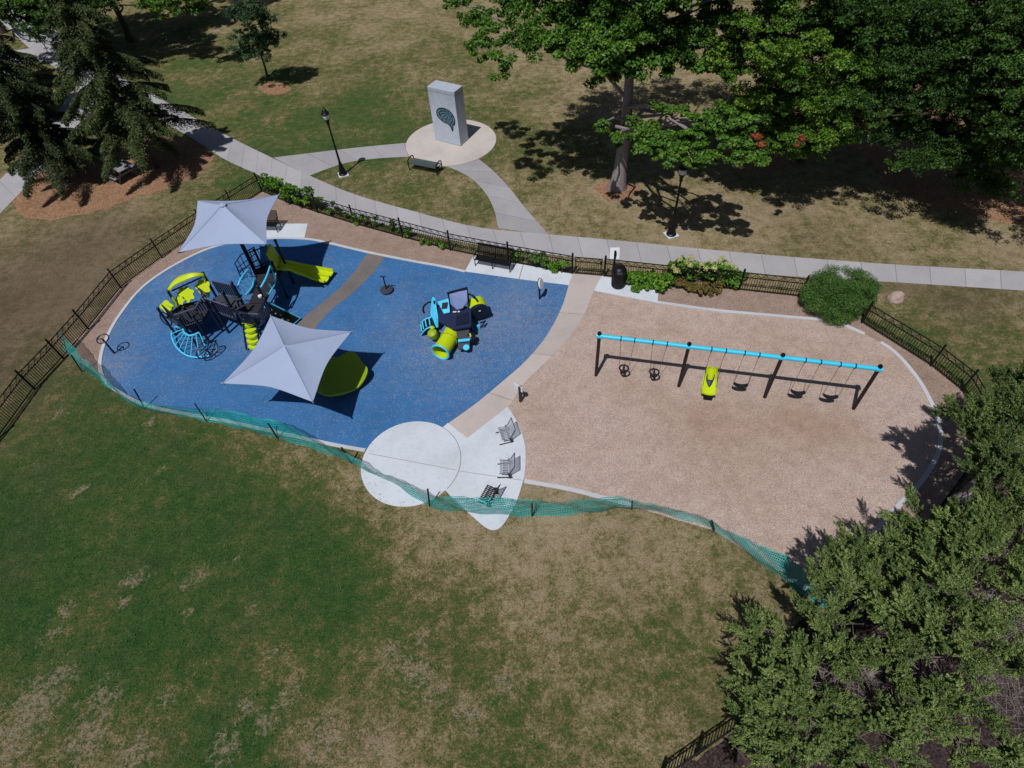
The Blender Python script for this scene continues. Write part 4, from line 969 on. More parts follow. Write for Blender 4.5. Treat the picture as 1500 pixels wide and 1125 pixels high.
    for k in (3, 6, 9, 12, 15, 18, 21, 24): m = MB(); m.tube([inner[k], outer[k]], .026, 7); m.build('rung', M['ltblue'], root)
    m = MB(); c = V3(243, 467, .9); m.tube([c+Vector((.22*math.cos(t), .05*math.sin(t), .4*math.sin(t))) for t in np.linspace(0, 2*PI, 21)[:-1]], .03, 7, closed=True); m.build('hand_loop', M['navy'], root)
    c = V3(303, 512, .5); m = MB()
    ax = [Vector((.62, .52, .1)), Vector((-.25, .25, .42))]
    m.tube([c+ax[0]*.62*math.cos(t)+ax[1]*.62*math.sin(t) for t in np.linspace(0, 2*PI, 25)[:-1]], .032, 7, closed=True)
    for t in np.linspace(0, PI, 5)[:-1]: m.tube([c+ax[0]*.6*math.cos(t)+ax[1]*.6*math.sin(t), c-ax[0]*.6*math.cos(t)-ax[1]*.6*math.sin(t)], .02, 6)
    m.tube([c, Vector((c.x, c.y, 0))], .04, 7); m.build('spoked_ring', M['navy'], root)  # tilted dark ring with crossing spokes on a short stem
    # bridge rails
    for top, bot in (([(348, 421, 2.05), (353, 408, 2.2), (363, 395, 2.1)], [(360, 432, 1.6), (370, 419, 1.6), (371, 407, 1.65)]), ([(382, 421, 2.05), (391, 404, 2.2), (398, 382, 2.15)], [(394, 431, 1.6), (403, 414, 1.6), (404, 398, 1.65)])):
        T = resample(crom([V3(*p) for p in top], 6), 13); Bm = resample(crom([V3(*p) for p in bot], 6), 13); m = MB(); m.tube(T, .045, 8); m.tube(Bm, .04, 8)
        for k in (0, 3, 6, 9, 12): m.tube([T[k], Bm[k]], .022, 6)
        m.build('bridge_rail', M['ltblue'], root)
    # loop ladder at the back of the slide deck
    m = MB(); A = [V3(344, 386, .55), V3(352, 374, 1.2), V3(372, 362, 1.9)]; Bq = [V3(350, 400, .45), V3(362, 390, 1.1), V3(378, 380, 1.75)]
    m.tube(A, .03, 7); m.tube(Bq, .03, 7); A2 = resample(A, 6); B2 = resample(Bq, 6)
    for a, b in zip(A2, B2): m.tube([a, b], .022, 6)
    m.tube([A2[0].lerp(B2[0], .5), A2[-1].lerp(B2[-1], .5)], .022, 6); m.tube([A2[0], Vector((A2[0].x, A2[0].y, 0))], .03, 7); m.tube([B2[0], Vector((B2[0].x, B2[0].y, 0))], .03, 7); m.build('loop_ladder', M['navy'], root)
    # double slide
    cl = resample(crom([V3(405, 386, 1.52), V3(414, 389, 1.42), V3(430, 394, 1.0), V3(452, 400, .52), V3(470, 404.5, .27), V3(483, 407, .24)], 6), 26); rows = []
    for i, p in enumerate(cl):
        d = cl[min(i+1, 25)]-cl[max(i-1, 0)]; s = Vector((-d.y, d.x, 0)).normalized(); row = []
        for u, z in ((-.52, .10), (-.50, .19), (-.44, .20), (-.40, .04), (-.22, 0), (-.05, .04), (-.03, .15), (.03, .15), (.05, .04), (.22, 0), (.40, .04), (.44, .20), (.50, .19), (.52, .10)): row.append(p+s*u+Vector((0, 0, z)))
        rows.append(row)
    m = MB(); m.grid(rows); m.build('slide', M['lime'], root, solid=.03)
    p = cl[-4]; m = MB()
    for k in (-.3, .3): m.tube([p+Vector((0, k, 0)), Vector((p.x, p.y+k, -.02))], .04, 7)
    m.build('slide_leg', M['navy'], root)
    p = cl[1]; d = (cl[5]-cl[0]); d.z = 0; d.normalize(); s = Vector((-d.y, d.x, 0)); m = MB()
    prof = [(-.46, .05), (-.46, .80), (-.38, .98), (.38, .98), (.46, .80), (.46, .05)]
    m.prism([p+s*a+Vector((0, 0, b))-d*(.04+.16*b) for a, b in prof], d*.08); m.build('slide_hood', M['lime'], root, smooth=False)
    # lime stepping climber
    for i, (px, py, z) in enumerate([(363, 474, 1.2), (366, 483, 1.0), (368, 491, .8), (370, 499, .58), (372, 507, .36)]):
        c = V3(px, py, z); m = MB(); pts = [c+Vector((.30*math.cos(t), .10-.26*math.sin(t), 0)) for t in np.linspace(0, PI, 11)]; m.prism(pts, (0, 0, -.12)); m.build('step', M['lime'], root, smooth=False)
    m = MB(); m.tube([V3(356, 474, 1.3), V3(361, 512, .1)], .045, 8); m.build('stringer', M['navy'], root); m = MB(); m.tube([V3(376, 474, 1.3), V3(381, 512, .1)], .045, 8); m.build('stringer', M['navy'], root)
    # climbing ramp with holds
    Pq = [V3(387, 455, 1.38), V3(388, 446, 1.42), V3(393, 443, 1.40), V3(440, 466, .12), V3(417, 486, .10)]
    nrm = (Pq[1]-Pq[3]).cross(Pq[4]-Pq[3]).normalized(); nrm = nrm if nrm.z > 0 else -nrm
    m = MB(); m.prism(Pq, -nrm*.06); r = m.build('climbing_ramp', M['black'], root, smooth=False)
    m = MB(); m.tube([p+nrm*.02 for p in Pq], .035, 7, closed=True); m.build('ramp_edge', M['ltblue'], root)
    for (a, b, mt) in ((.2, .42, 'lime'), (.36, .5, 'sign'), (.5, .36, 'lime'), (.64, .55, 'sign'), (.78, .42, 'lime'), (.86, .62, 'sign')):
        c = Pq[1].lerp(Pq[3], a).lerp(Pq[0].lerp(Pq[4], a), b)+nrm*.02; m = MB(); m.lathe(c, [(.075, -.03), (.07, .03), (.03, .06), (0, .065)], 8, axis=nrm); m.build('hand_hold', M[mt], root)
    # steering wheel and talk tube on the middle deck
    c = V3(330, 448, 1.75); m = MB(); m.tube([c+Vector((.2*math.cos(t), .06*math.sin(t), .19*math.sin(t))) for t in np.linspace(0, 2*PI, 19)[:-1]], .022, 6, closed=True); m.tube([c-Vector((.2, 0, 0)), c+Vector((.2, 0, 0))], .018, 6); m.tube([c, c+Vector((0, .2, -.1)), Vector((c.x, c.y+.2, 1.2))], .025, 6); m.build('steering_wheel', M['navy'], root)
    rows = [[V3(312, 436, 1.25), V3(330, 432, 1.3), V3(346, 440, 1.4)], [V3(314, 446, 1.22), V3(332, 445, 1.28), V3(350, 452, 1.4)]]
    m = MB(); m.grid(rows); m.build('ramp', M['slate'], root, solid=.05)
    c = V3(381, 434, 2.0); m = MB(); m.lathe(c, [(.0, -.05), (.09, -.04), (.09, .05), (0, .07)], 10); m.build('knob', M['sign'], root)
play_structure()

# ------------------------------------------------------------------ toddler play unit
def toddler():
    root = thing('toddler_play_unit', 'small lime, sky blue and black play unit with crawl tunnel on the blue rubber', 'play structure', tuple(at(664, 478)))
    V3 = lambda px, py, z: at(px, py, z)
    def slab(pts, mat, name, th=.06, dirn=(0, 0, -1)):
        m = MB(); m.prism([V3(*p) for p in pts], Vector(dirn)*th); return m.build(name, M[mat], root, smooth=False)
    # crawl tunnel with a blue ring
    a, b, c = V3(664, 484, .44), V3(659, 494, .44), V3(645, 516, .44); cl = crom([a, b, c], 6); m = MB(); m.tube(cl, .385, 22, cap=False); m.build('tunnel', M['lime'], root, solid=.03)
    d = (c-cl[-3]).normalized(); e = d.cross(Vector((0, 0, 1))).normalized(); f = d.cross(e)
    m = MB(); m.tube([c+(e*math.cos(t)+f*math.sin(t))*.42 for t in np.linspace(0, 2*PI, 29)[:-1]], .045, 8, closed=True); m.build('tunnel_ring', M['ltblue'], root)
    m = MB(); q = cl[7]; dd = (cl[8]-cl[6]).normalized(); ee = dd.cross(Vector((0, 0, 1))).normalized(); ff = dd.cross(ee); m.tube([q+(ee*math.cos(t)+ff*math.sin(t))*.41 for t in np.linspace(0, 2*PI, 29)[:-1]], .02, 6, closed=True); m.build('tunnel_seam', M['lime_dark'], root)
    m = MB(); m.lathe(V3(637, 493, .25), [(.20, 0), (.24, .12), (.22, .36), (.12, .44), (0, .45)], 16, axis=(-.25, -.2, 1)); m.build('bubble', M['lime_dark'], root)
    m = MB(); m.lathe(V3(634, 483, .62), [(.06, 0), (.10, .15), (0, .26)], 12); m.build('knob', M['lime'], root)
    # side wing and floor panels
    slab([(630.5, 454, 1.0), (632, 440, 1.45), (633.5, 435, 1.6), (635.5, 436, 1.58), (637, 447, 1.25), (640, 466, .8), (640, 479, .35), (632, 480, .30)], 'ltblue', 'side_wing', .06, (1, -.3, -.2))
    slab([(641, 442, 1.36), (657, 437, 1.38), (659, 457, 1.12), (650, 459, 1.10)], 'ltblue', 'cutout_panel', .05)
    for k in range(3):
        p = V3(648.5+2.8*k, 448-.4*k, 1.285); m = MB(); m.box(p, (.075, .30, .05), rz=-.2, mat=Matrix.Rotation(-.2, 3, 'Z') @ Matrix.Rotation(.42, 3, 'X')); m.build('slot', M['black'], root, smooth=False)
    slab([(651, 461, .82), (661, 459, .84), (664, 477, .62), (655, 479, .60)], 'slate', 'chute', .07)
    slab([(654, 477, .68), (663, 475.5, .68), (663.5, 478, .66), (655, 479.5, .66)], 'ltblue', 'edge_strip', .05)
    # sloping roof panel and beam
    slab([(658, 431, 1.72), (684, 423.5, 1.78), (684.5, 441, 1.42), (677.5, 451, 1.2), (669, 453, 1.18), (660, 445, 1.34)], 'grey_pl', 'roof_panel', .05)
    m = MB(); m.beam(V3(655, 430, 1.72), V3(685, 422, 1.82), .09, .10); m.build('roof_beam', M['navy'], root, smooth=False)
    for p in ((657, 431, 1.7), (684, 424, 1.75), (636, 441, 1.45), (664, 470, .9), (690, 472, .9)):
        q = V3(*p); m = MB(); m.tube([(q.x, q.y, -.03), q], .05, 9); m.build('post', M['navy'], root)
    slab([(640, 447, 1.0), (664, 440, 1.0), (690, 452, 1.0), (690, 478, .95), (664, 482, .95), (642, 470, .95)], 'navy_pl', 'deck', .08)
    slab([(668, 462, 1.02), (686, 457, 1.02), (687, 472, 1.02), (668, 476, 1.02)], 'navy', 'desk', .06)
    m = MB(); m.box(V3(666, 457, 1.1), (.16, .05, .05)); m.box(V3(672, 456.5, 1.1), (.10, .05, .05)); m.build('play_label', M['sign'], root, smooth=False)
    for c, r, ax in ((V3(630, 452, .85), .34, (.9, .3)), (V3(690, 442, 1.0), .40, (.85, -.5))):
        u = Vector((ax[0], ax[1], 0)).normalized(); m = MB(); m.tube([c+u*r*math.cos(t)+Vector((0, 0, r*1.15*math.sin(t))) for t in np.linspace(-.4, PI+.4, 17)]+[], .045, 8); m.build('hoop', M['black'], root)
    # lime barrel with a dark round face
    c = V3(699, 449, .72); ax = Vector((.20, -.95, -.12)).normalized(); m = MB(); m.lathe(c-ax*.28, [(.0, 0), (.40, .0), (.44, .04), (.44, .50), (.38, .54)], 22, axis=ax); m.build('barrel', M['lime'], root)
    m = MB(); m.lathe(c+ax*.26, [(.0, 0), (.46, 0), (.48, .05), (.46, .12), (.30, .14), (0, .12)], 22, axis=ax); m.build('barrel_face', M['navy'], root)
    m = MB(); m.box(c+ax*.40+Vector((.03, 0, .12)), (.10, .03, .05)); m.build('play_label', M['sign'], root, smooth=False)
    m = MB(); q = V3(701, 479, .1); m.box(q, (.14, .10, .2)); m.build('foot_step', M['ltblue'], root, smooth=False)
    # side seats with blue marks
    slab([(668, 484, .72), (687, 481, .72), (688, 496, .60), (671, 498, .60)], 'slate', 'seat_panel', .07)
    slab([(671, 499, .48), (688, 497, .48), (688, 511, .36), (671, 511, .36)], 'slate', 'seat_panel', .07)
    slab([(671, 497.3, .63), (688, 495.5, .63), (688, 498.5, .60), (671, 500.5, .60)], 'ltblue', 'edge_strip', .05)
    m = MB(); m.lathe(V3(683, 509, .375), [(0, 0), (.15, 0), (.14, .03), (0, .035)], 18, axis=(.0, -.3, 1)); m.build('round_mark', M['ltblue'], root)
    m = MB(); q = V3(689, 492, .55); m.lathe(q, [(.0, -.3), (.22, -.28), (.24, 0), (.14, .1), (0, .12)], 14); m.build('pod', M['navy'], root)
    m = MB(); m.box(V3(689, 491, .72), (.06, .20, .04), rz=.2); m.build('grip', M['lime'], root, smooth=False)
    m = MB(); m.tube(crom([V3(692, 502, .3), V3(697, 498, .42), V3(695, 505, .15)], 4), .03, 6, closed=False); m.build('handle', M['black'], root)
    # curved steps on the left
    A = [V3(616, 478, .08), V3(618, 472, .42), V3(624, 467, .68), V3(632, 465, .80)]; Bq = [V3(617, 491, .06), V3(620, 486, .34), V3(626, 481, .58), V3(634, 478, .72)]
    A2, B2 = resample(crom(A, 4), 10), resample(crom(Bq, 4), 10); m = MB(); m.grid([[a, b] for a, b in zip(A2, B2)]); m.build('curved_steps', M['black'], root, solid=.05)
    for L in (A2, B2): m = MB(); m.tube(L, .04, 7); m.build('step_rail', M['ltblue'], root)
    for k in (2, 4, 6, 8): m = MB(); m.beam(A2[k].lerp(B2[k], .12)+Vector((-.02, 0, .035)), A2[k].lerp(B2[k], .88)+Vector((-.02, 0, .035)), .05, .03); m.build('tread', M['ltblue'], root, smooth=False)
    m = MB(); m.tube([V3(704, 473, .55), V3(711, 470, .3), V3(703, 481, .02)], .035, 6); m.build('brace', M['black'], root)
toddler()

# ------------------------------------------------------------------ trees and shrubs
def sub_clumps(ells, per, r, flat=.6, n=260, shell=.75, tone=(.35, .65), zmin=None):
    out = []
    for (x, y, z, rx, ry, rz) in ells:
        k = max(1, int(per*(rx*ry+rx*rz+ry*rz)/3)); d = rdir(k); rr = RNG.random(k)**(1-shell)
        for i in range(k):
            c = np.array([x, y, z])+d[i]*rr[i]*np.array([rx, ry, rz])
            if zmin is not None and c[2] < zmin: continue
            s = r*RNG.uniform(.6, 1.25); out.append((c[0], c[1], c[2], s, s, s*flat, n*(s/r)**2, RNG.uniform(*tone)))
    return out
def crown(root, clumps, size, mat, name='crown', **k):
    c, nr, t, L, W, tn = clump_leaves(clumps, size, **k); return leaf_mesh(name, c, nr, t, L, W, tn, M[mat], root)

def broad_tree(name, label, base, height, clumps, size, leafmat, barkmat='bark', tr=.35, fork=.35, group=None, limbs=26, lean=(0, 0), extra=None, **k):
    b = Vector(base); root = thing(name, label, 'tree', tuple(b), group); m = MB()
    top = b+Vector((lean[0], lean[1], height*.92)); pts = []; rs = []
    for i in range(11):
        t = i/10; p = b.lerp(top, t)+Vector((math.sin(t*5)*.08, math.cos(t*4)*.08, 0))*height/8; pts.append(p-(Vector((0, 0, .1)) if i == 0 else Vector())); rs.append(tr*((1-t)**.8*.9+.08)*(1.0 if i else 1.5))
    pts.insert(1, b.lerp(top, .035)); rs.insert(1, tr*1.12); m.tube(pts, rs, 14)
    m.build('trunk', M[barkmat], root)
    m = MB(); ids = list(range(len(clumps))); random.shuffle(ids)
    for i in ids[:limbs]:
        c = Vector(clumps[i][:3]); hz = max(height*fork*.6, min(height*.85, c.z-.35*(Vector((c.x-b.x, c.y-b.y, 0)).length)-.2)); t = hz/(height*.92); s = b.lerp(top, min(.95, t)); limb(m, s, c, tr*.30*(1.1-t*.6), .025, .08, 6, .22)
    m.build('limbs', M[barkmat], root)
    crown(root, clumps, size, leafmat, **k)
    if extra: extra(root)
    return root
def ell(px, py, z, rx, ry, rz): c = at(px, py, z); return (c.x, c.y, c.z, rx, ry, rz)
def spot(px, py, z, r, n=420, flat=.7, tone=None):
    c = at(px, py, z); return (c.x, c.y, c.z, r, r, r*flat, n*(r/.8)**2, RNG.uniform(.35, .6) if tone is None else tone)

# the big maple by the lamp: an open crown, limb by limb
mp = []
for (x, y, z) in [(800, -20, 9.6), (835, -15, 9.7), (870, -10, 9.6), (900, -20, 9.9), (830, -55, 10.4), (880, -60, 10.5), (930, -15, 9.7), (960, -25, 9.7), (990, -10, 9.4), (1020, -20, 9.5), (900, 5, 9.4), (930, 35, 9), (955, 55, 8.6), (880, 70, 8.4), (850, 50, 8.7), (905, 95, 7.9), (940, 95, 7.7), (975, 85, 7.8), (865, 95, 7.8), (1000, 65, 8.1)]:
    mp.append(spot(x, y, z, 1.1, 1000))
for (x, y, z) in [(945, 218, 5.2), (978, 228, 5.3), (1072, 222, 5.7), (1095, 214, 5.8), (1020, 205, 5.7), (950, 200, 5.4), (1098, 235, 5.5)]:
    mp.append(spot(x, y, z, RNG.uniform(.6, .8), 1100, tone=.55))
for (x, y, z) in [(815, 60, 8.6), (845, 75, 8.4), (780, 62, 8.5), (760, 10, 9.1), (900, 30, 9.2), (920, 50, 9), (880, 45, 9), (945, 20, 9), (905, 75, 8.6), (935, 65, 8.7), (915, 100, 7.8), (885, 112, 7.2), (1000, 85, 7.8), (1025, 100, 7.4), (1060, 110, 7), (1020, 40, 8.6), (1045, 5, 9.1), (985, 60, 8.3), (1065, 30, 8.6), (1085, 85, 7.4), (870, 20, 9.4), (825, 20, 9.3)]:
    mp.append(spot(x, y, z, RNG.uniform(.7, .95), 1100))
for (x, y, z) in [(690, 22, 8.4), (700, 72, 8.2), (712, 45, 8.5), (738, 20, 8.8), (752, 62, 8.3), (775, 35, 8.8), (730, 92, 7.9), (800, 72, 8.2), (790, 12, 9.2), (830, 48, 8.4), (858, 26, 8.9), (840, 8, 9.3), (812, 30, 8.8), (890, 14, 9.0), (925, 10, 9.3), (962, 36, 8.5), (990, 16, 9), (1010, 58, 8), (1040, 26, 8.5), (1062, 76, 7.6), (1035, 60, 7.9), (905, 58, 8.6), (930, 86, 8), (893, 92, 7.8), (870, 66, 8.3), (1078, 50, 7.9), (672, 6, 8.8), (960, 8, 9), (780, -25, 9.8), (850, -30, 10), (920, -30, 10.2), (1000, -25, 9.8), (1060, -10, 9.2)]:
    mp.append(spot(x, y, z, RNG.uniform(.75, 1.0), 850))
for (x, y, z, r) in [(886, 186, 5.3, .45), (908, 204, 5.1, .5), (948, 190, 5.4, .6), (975, 208, 5.5, .7), (990, 166, 6.0, .6), (1004, 222, 5.4, .65), (1028, 186, 6.1, .75), (1055, 170, 6.4, .7), (1068, 202, 5.8, .75), (1040, 232, 5.4, .6), (1088, 184, 6.3, .7), (962, 158, 6.0, .45), (1015, 238, 5.2, .5), (928, 178, 5.6, .4)]:
    mp.append(spot(x, y, z, r, 1350, tone=.55))
mc = (9.2, 33.5)
for _ in range(95):
    a = RNG.uniform(0, 2*PI); rr = RNG.uniform(.2, 1)**.5; mp.append((mc[0]+math.cos(a)*rr*6.8, mc[1]+math.sin(a)*rr*5.2, 10.6+RNG.uniform(-.6, 4.0)*(1-.5*rr), 1.2, 1.2, .75, 620, .5))
broad_tree('maple_tree', 'big maple with a bare grey trunk and open crown behind the lamp post', at(905, 276), 12.5, mp, .17, 'leaf_maple', tr=.42, limbs=60, fork=.5, up=.9, out=.5, rnd=.55)

# broad crowns at the right
def red_sprig(root):
    c = [spot(1109, 200, 6.4, .24, 2000, .45), spot(1115, 211, 6.2, .22, 2000, .3), spot(1174, 203, 5.6, .20, 2000, .6), spot(1168, 212, 5.4, .15, 2000, .3)]
    [crown(root, [q], .13, 'leaf_red', 'red_sprig', split=1) for q in c]
ea = [ell(1105, 60, 8.3, 2.3, 2.2, 1.6), ell(1165, 95, 7.0, 3.2, 3.0, 2.6), ell(1225, 80, 7.0, 2.6, 2.6, 2.2), ell(1120, 110, 6.4, 1.8, 1.8, 1.4), ell(1180, 165, 4.9, 2.6, 2.2, 1.6), ell(1115, 195, 3.9, .9, .9, .8), ell(1090, 180, 4.6, 1.0, 1.0, .8), ell(1150, 200, 3.7, 1.2, 1.0, .8), ell(1200, 175, 4.2, 1.2, 1.1, .9)]
broad_tree('maple_tree', 'dense bright green maple with a few red sprigs low on its crown', at(1172, 236), 9.5, sub_clumps(ea, 5.5, .80, .58, 900, shell=.9, tone=(.2, .7)), .115, 'leaf_bright', 'bark_dk', .22, group='broad crowned trees along the upper right', extra=red_sprig)
eb = [ell(1340, 85, 7.0, 3.0, 3.0, 2.4), ell(1420, 60, 7.8, 3.4, 3.2, 2.6), ell(1360, 150, 5.4, 2.0, 2.0, 1.6), ell(1300, 130, 6.2, 2.6, 2.6, 2.2), ell(1270, 150, 5.2, 1.6, 1.6, 1.4), ell(1240, 130, 5.8, 1.8, 1.8, 1.5), ell(1330, 215, 4.0, 1.4, 1.2, .9), ell(1465, 258, 3.0, 1.6, 1.2, .9), ell(1400, 110, 6.0, 4.6, 4.2, 3.2), ell(1480, 130, 5.8, 4.0, 4.0, 3.2), ell(1370, 190, 4.4, 2.4, 2.2, 1.7), ell(1440, 205, 4.2, 2.6, 2.2, 1.6), ell(1290, 90, 6.8, 2.6, 2.6, 2.4), ell(1420, 240, 3.2, 1.6, 1.4, 1.0), ell(1510, 235, 3.4, 2.4, 1.8, 1.4)]
broad_tree('shade_tree', 'wide dark green tree with fine leaves filling the top right corner', at(1440, 262), 9.5, sub_clumps(eb, 5, .75, .65, 760, shell=.85, tone=(.15, .6)), .10, 'leaf_dark', 'bark_dk', .25, group='broad crowned trees along the upper right')
ec = [ell(1290, 20, 8.5, 3.6, 3.4, 2.8), ell(1200, -10, 9.2, 3.4, 3.4, 2.8), ell(1380, 0, 9.0, 3.8, 3.6, 3.0)]
broad_tree('shade_tree', 'dark green tree behind the bright maple at the top edge, right of centre', Vector((24.5, 38, 0)), 12, sub_clumps(ec, 5, .85, .65, 700, shell=.85, tone=(.15, .55)), .12, 'leaf_dark', 'bark_dk', .25, group='broad crowned trees along the upper right')
ed = [ell(1520, 40, 8.5, 4.0, 4.0, 3.2), ell(1590, 120, 7.5, 4.2, 4, 3.2), ell(1470, -5, 9.4, 3.6, 3.4, 2.8)]
broad_tree('shade_tree', 'dark green tree cut off by the right edge at the very corner', Vector((34, 33, 0)), 12, sub_clumps(ed, 5, .85, .65, 700, shell=.85, tone=(.15, .6)), .12, 'leaf_dark', 'bark_dk', .25, group='broad crowned trees along the upper right')

# upper left: spruces, a young tree, and shade trees past the lawn
def spruce(label, base, H, Rm, tone=.5, dens=1.0, z0=1.3, group='spruces in the upper left corner'):
    b = Vector(base); root = thing('spruce_tree', label, 'tree', tuple(b), group)
    m = MB(); m.tube([b-Vector((0, 0, .1)), b+Vector((.05, 0, H*.5)), b+Vector((0, .05, H))], [.24, .15, .02], 10); m.build('trunk', M['bark_dk'], root)
    m = MB(); cs, ns, ts, Ls, tn = [], [], [], [], []
    z = z0
    while z < H-.25:
        t = z/H; rad = Rm*(1-t**1.6)**.8*(1 if z > 2.2 else .9)+.15; nb = int(5+3*(1-t)); a0 = RNG.uniform(0, 6.28)
        for k in range(nb):
            a = a0+2*PI*k/nb+RNG.uniform(-.25, .25); zo = RNG.uniform(-.28, .28); L = rad*RNG.uniform(.45, 1.2); d = Vector((math.cos(a), math.sin(a), 0)); P = []
            for i in range(7):
                s = i/6; P.append(b+d*L*s+Vector((0, 0, z+zo+.22*math.sin(s*2.2)*L*.35-.30*L*s*s)))
            m.tube(P, [.035*(1-.8*i/6)*(1.1-t*.5) for i in range(7)], 5)
            nn = int(420*L*dens); s = RNG.random(nn)**.6; side = RNG.normal(0, 1, nn)*.27*(.4+L*.35)*(1.15-s); lat = np.array([-d.y, d.x, 0]); dv = np.array(d)
            P0 = np.array([np.array(p) for p in P]); f = s*6; i0 = np.minimum(f.astype(int), 5); base_ = P0[i0]+(P0[i0+1]-P0[i0])*(f-i0)[:, None]
            drop = -np.abs(side)*.55-RNG.random(nn)**2*.45
            cs.append(base_+lat*side[:, None]+np.array([0, 0, 1])*drop[:, None]); ns.append(np.array([0, 0, 1])+RNG.normal(0, .45, (nn, 3)))
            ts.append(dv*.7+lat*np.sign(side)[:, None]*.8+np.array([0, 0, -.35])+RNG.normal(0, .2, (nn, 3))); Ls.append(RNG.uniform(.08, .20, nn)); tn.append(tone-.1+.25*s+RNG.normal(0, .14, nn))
        z += .42+.18*(1-t)
    m.build('branches', M['bark_dk'], root)
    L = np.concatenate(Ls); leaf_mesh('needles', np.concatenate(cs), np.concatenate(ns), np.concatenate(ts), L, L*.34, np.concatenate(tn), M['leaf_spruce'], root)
spruce('olive green spruce with spreading branches over the picnic table', at(228, 246), 11.2, 4.2, .34, 1.3, z0=2.5)
spruce('spruce with needles toned for the dim corner at the left edge, standing in the orange mulch', at(98, 268), 9.0, 3.8, .10, 1.5, z0=1.8)  # low tone paints the dimness of the corner into the needles
spruce('spruce with needles toned for the dim corner beside the fork of the side paths, second from the left edge', at(52, 176), 9.0, 3.6, .12, 1.3)  # needle tone kept low too, carrying the corner's darkness in the colour
spruce('spruce cut off by the top left corner, behind the side path', Vector((-40, 51, 0)), 11, 4.2, .2)
ye = [ell(368, 32, 4.6, 1.5, 1.5, 1.5), ell(375, 64, 3.0, 1.9, 1.7, 1.1), ell(362, 5, 6.0, 1.0, 1.0, 1.2)]
broad_tree('young_tree', 'young blue-green tree with a thin stem in a small mulch ring', at(392, 112), 6.6, sub_clumps(ye, 10, .55, .75, 330, tone=(.3, .65)), .13, 'leaf_young', 'bark_dk', .09, fork=.2, limbs=16)
ef = [(-29.5, 56.5, 6.6, 3.2, 2.4, 1.6), (-34, 56, 6.4, 3.2, 2.6, 1.6), (-31.0, 59.5, 6.6, 4.6, 3.6, 2.2), (-35.5, 61, 7.5, 4.2, 3.6, 2.6), (-28.5, 62, 7.5, 3.6, 3.2, 2.4), ell(235, 2, 4.6, 1.5, 1.3, .9), ell(272, 4, 4.8, 1.3, 1.2, .9)]
broad_tree('shade_tree', 'bright leafed tree hanging into the top edge, left of the young tree', Vector((-32, 61, 0)), 10, sub_clumps(ef, 6, .95, .6, 900, shell=.85, tone=(.35, .7)), .16, 'leaf_maple', 'bark_dk', .28, group='shade trees past the far lawn')
eg = [(-23.5, 67.5, 6.5, 3.0, 2.6, 2.0), (-27, 70, 7.5, 3.4, 3, 2.4)]
broad_tree('shade_tree', 'dark tree at the top edge behind the young tree', Vector((-24.5, 69, 0)), 10, sub_clumps(eg, 6, .95, .65, 800, shell=.85, tone=(.2, .5)), .17, 'leaf_dark', 'bark_dk', .3, group='shade trees past the far lawn')
eh = [ell(110, 0, 5.0, 3.4, 3.0, 2.0), ell(60, 10, 4.5, 3, 3, 1.8), ell(20, -15, 5.5, 3.5, 3.2, 2.2)]
broad_tree('shade_tree', 'olive green tree at the top edge behind the spruces', Vector((-46, 66, 0)), 8, sub_clumps(eh, 6, .85, .65, 330, tone=(.3, .6)), .2, 'leaf_dark', 'bark_dk', .28, group='shade trees past the far lawn')

